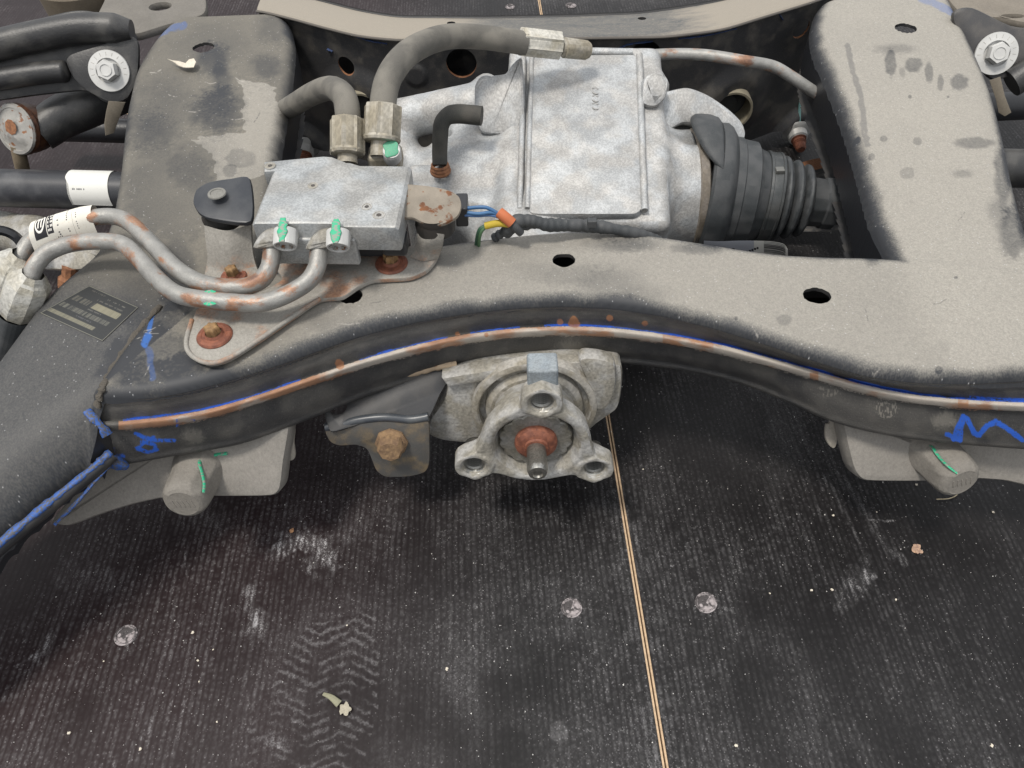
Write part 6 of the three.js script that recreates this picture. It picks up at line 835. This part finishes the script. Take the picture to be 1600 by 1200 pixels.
// ---------------------------------------------------------------- litter
const scrap = (seed, r, flat, n = 14) => { const g = new THREE.IcosahedronGeometry(r, 3), p = g.attributes.position; for (let i = 0; i < p.count; i++) { const x = p.getX(i), y = p.getY(i), z = p.getZ(i), k = 0.35 + 1.1 * vn(x / r * 2.6 + seed * 9 + 20, z / r * 2.6 + y / r + 20); p.setXYZ(i, x * k, y * flat * k, z * k); } g.computeVertexNormals(); return boxUV(g); };
const paperM = M({ map: dustMap, color: new THREE.Color(2.0, 2.0, 1.95), roughness: 0.8 });
{
  const pts = [[262, 93], [270, 96], [280, 97], [290, 99], [296, 95], [304, 94], [307, 99], [303, 106], [295, 107], [287, 106], [279, 103], [272, 99]];
  const o = P(285, 100, HT + 0.003); const g = plate(pts, o, UP, 0.001, 0.0003, { smooth: false }), p = g.attributes.position; for (let i = 0; i < p.count; i++) p.setY(i, p.getY(i) + 0.003 * vn(p.getX(i) * 90 + 3, p.getZ(i) * 90)); g.computeVertexNormals();
  single('paper_scrap', g, paperM, 'torn curled white paint flake lying on the stained side arm', 'scrap');
  const lf = thing('leaf_scrap', 'crumpled greenish leaf scrap on the boot print', 'scrap'); const A = P(505, 1084, 0.003), B = P(530, 1100, 0.005), C = P(545, 1112, 0.003);
  mesh('stem', sweep([A, A.clone().lerp(B, 0.5).add(V3(0, 0.002, -0.001)), B], (t) => mix(0.0016, 0.0038, t), 16, 8, { squash: () => [1, 0.25] }), M({ map: dustMap, color: new THREE.Color(0.8, 0.85, 0.68), roughness: 0.8 }), lf);
  const bl = scrap(4, 0.006, 0.12); const mm = mesh('blade', bl, M({ map: dustMap, color: new THREE.Color(1.15, 1.15, 1.05), roughness: 0.85 }), lf); mm.position.copy(C.lerp(B, 0.4)); mm.rotation.y = -0.6;
  const cr = single('rust_flake', scrap(7, 0.0052, 0.25), M({ map: rustMap, color: new THREE.Color(1.5, 2.2, 3.2), roughness: 0.9 }), 'small pinkish rust flake on the black panel beyond the joint', 'flake'); cr.position.copy(P(1433, 857, 0.0012));
  single('straw', sweep([P(1499, 766, 0.002), P(1494, 774, 0.003), P(1482, 779, 0.003), P(1463, 780, 0.002)], 0.0006, 24, 6), M({ color: new THREE.Color(0.5, 0.42, 0.28), roughness: 0.8 }), 'thin curved dry straw on the black panel below the bushing cap', 'straw');
  const sm = single('orange_crumb', scrap(11, 0.0028, 0.5), M({ map: rustMap, color: new THREE.Color(1.4, 1.7, 1.8), roughness: 0.9 }), 'tiny orange crumb beside the chalky smear on the brown panel', 'crumb'); sm.position.copy(P(456, 829, 0.001));
  const chips = [[301, 988], [333, 1015], [162, 1033], [108, 1145], [309, 1032], [311, 1065], [339, 1128], [698, 1045], [542, 977], [1400, 937], [1268, 922], [1300, 921], [1150, 1165], [1203, 927], [1005, 733], [219, 1170], [1550, 1165], [1370, 800], [1302, 805], [1432, 757], [1552, 800]];
  const cg = [0, 1, 2].map((k) => scrap(20 + k, 0.0026, 0.5));
  for (let i = 0; i < chips.length; i++) { const c = single('chip', cg[i % 3], paperM, 'tiny pale chip lying on the dark plywood floor', 'chip', 'pale chips scattered on the floor'); c.position.copy(P(chips[i][0], chips[i][1], 0.0008)); c.rotation.y = i * 1.7; c.scale.setScalar(0.22 + 0.36 * rnd()); }
  // loose grit
  const gg = new THREE.TetrahedronGeometry(0.0006, 0), N = 5000, im = new THREE.InstancedMesh(gg, M({ color: new THREE.Color(0.5, 0.49, 0.47), roughness: 0.9 }), N), mt = new THREE.Matrix4(), qq = new THREE.Quaternion(), e = new THREE.Euler();
  let k = 0; while (k < N) { const s = mix(-0.75, 0.7, rnd()), t = mix(-0.42, 0.55, rnd()); if (fbm(s * 9 + 4, t * 7 + 2, 3) + 0.12 * sst(-0.3, 0, s) < 0.36 + 0.35 * rnd()) continue; const p = fw(s, t); mt.compose(p.setY(0.0003), qq.setFromEuler(e.set(rnd() * 6, rnd() * 6, rnd() * 6)), V3(1, 1, 1).multiplyScalar(0.45 + 1.3 * Math.pow(rnd(), 4))); im.setMatrixAt(k++, mt); }
  im.name = 'grit'; im.userData = { kind: 'stuff', label: 'fine pale grit strewn over the floor panels', category: 'grit' }; scene.add(im);
}

scene.traverse((o) => { if (o.isMesh) { o.castShadow = true; o.receiveShadow = true; } });
renderer.render(scene, camera);
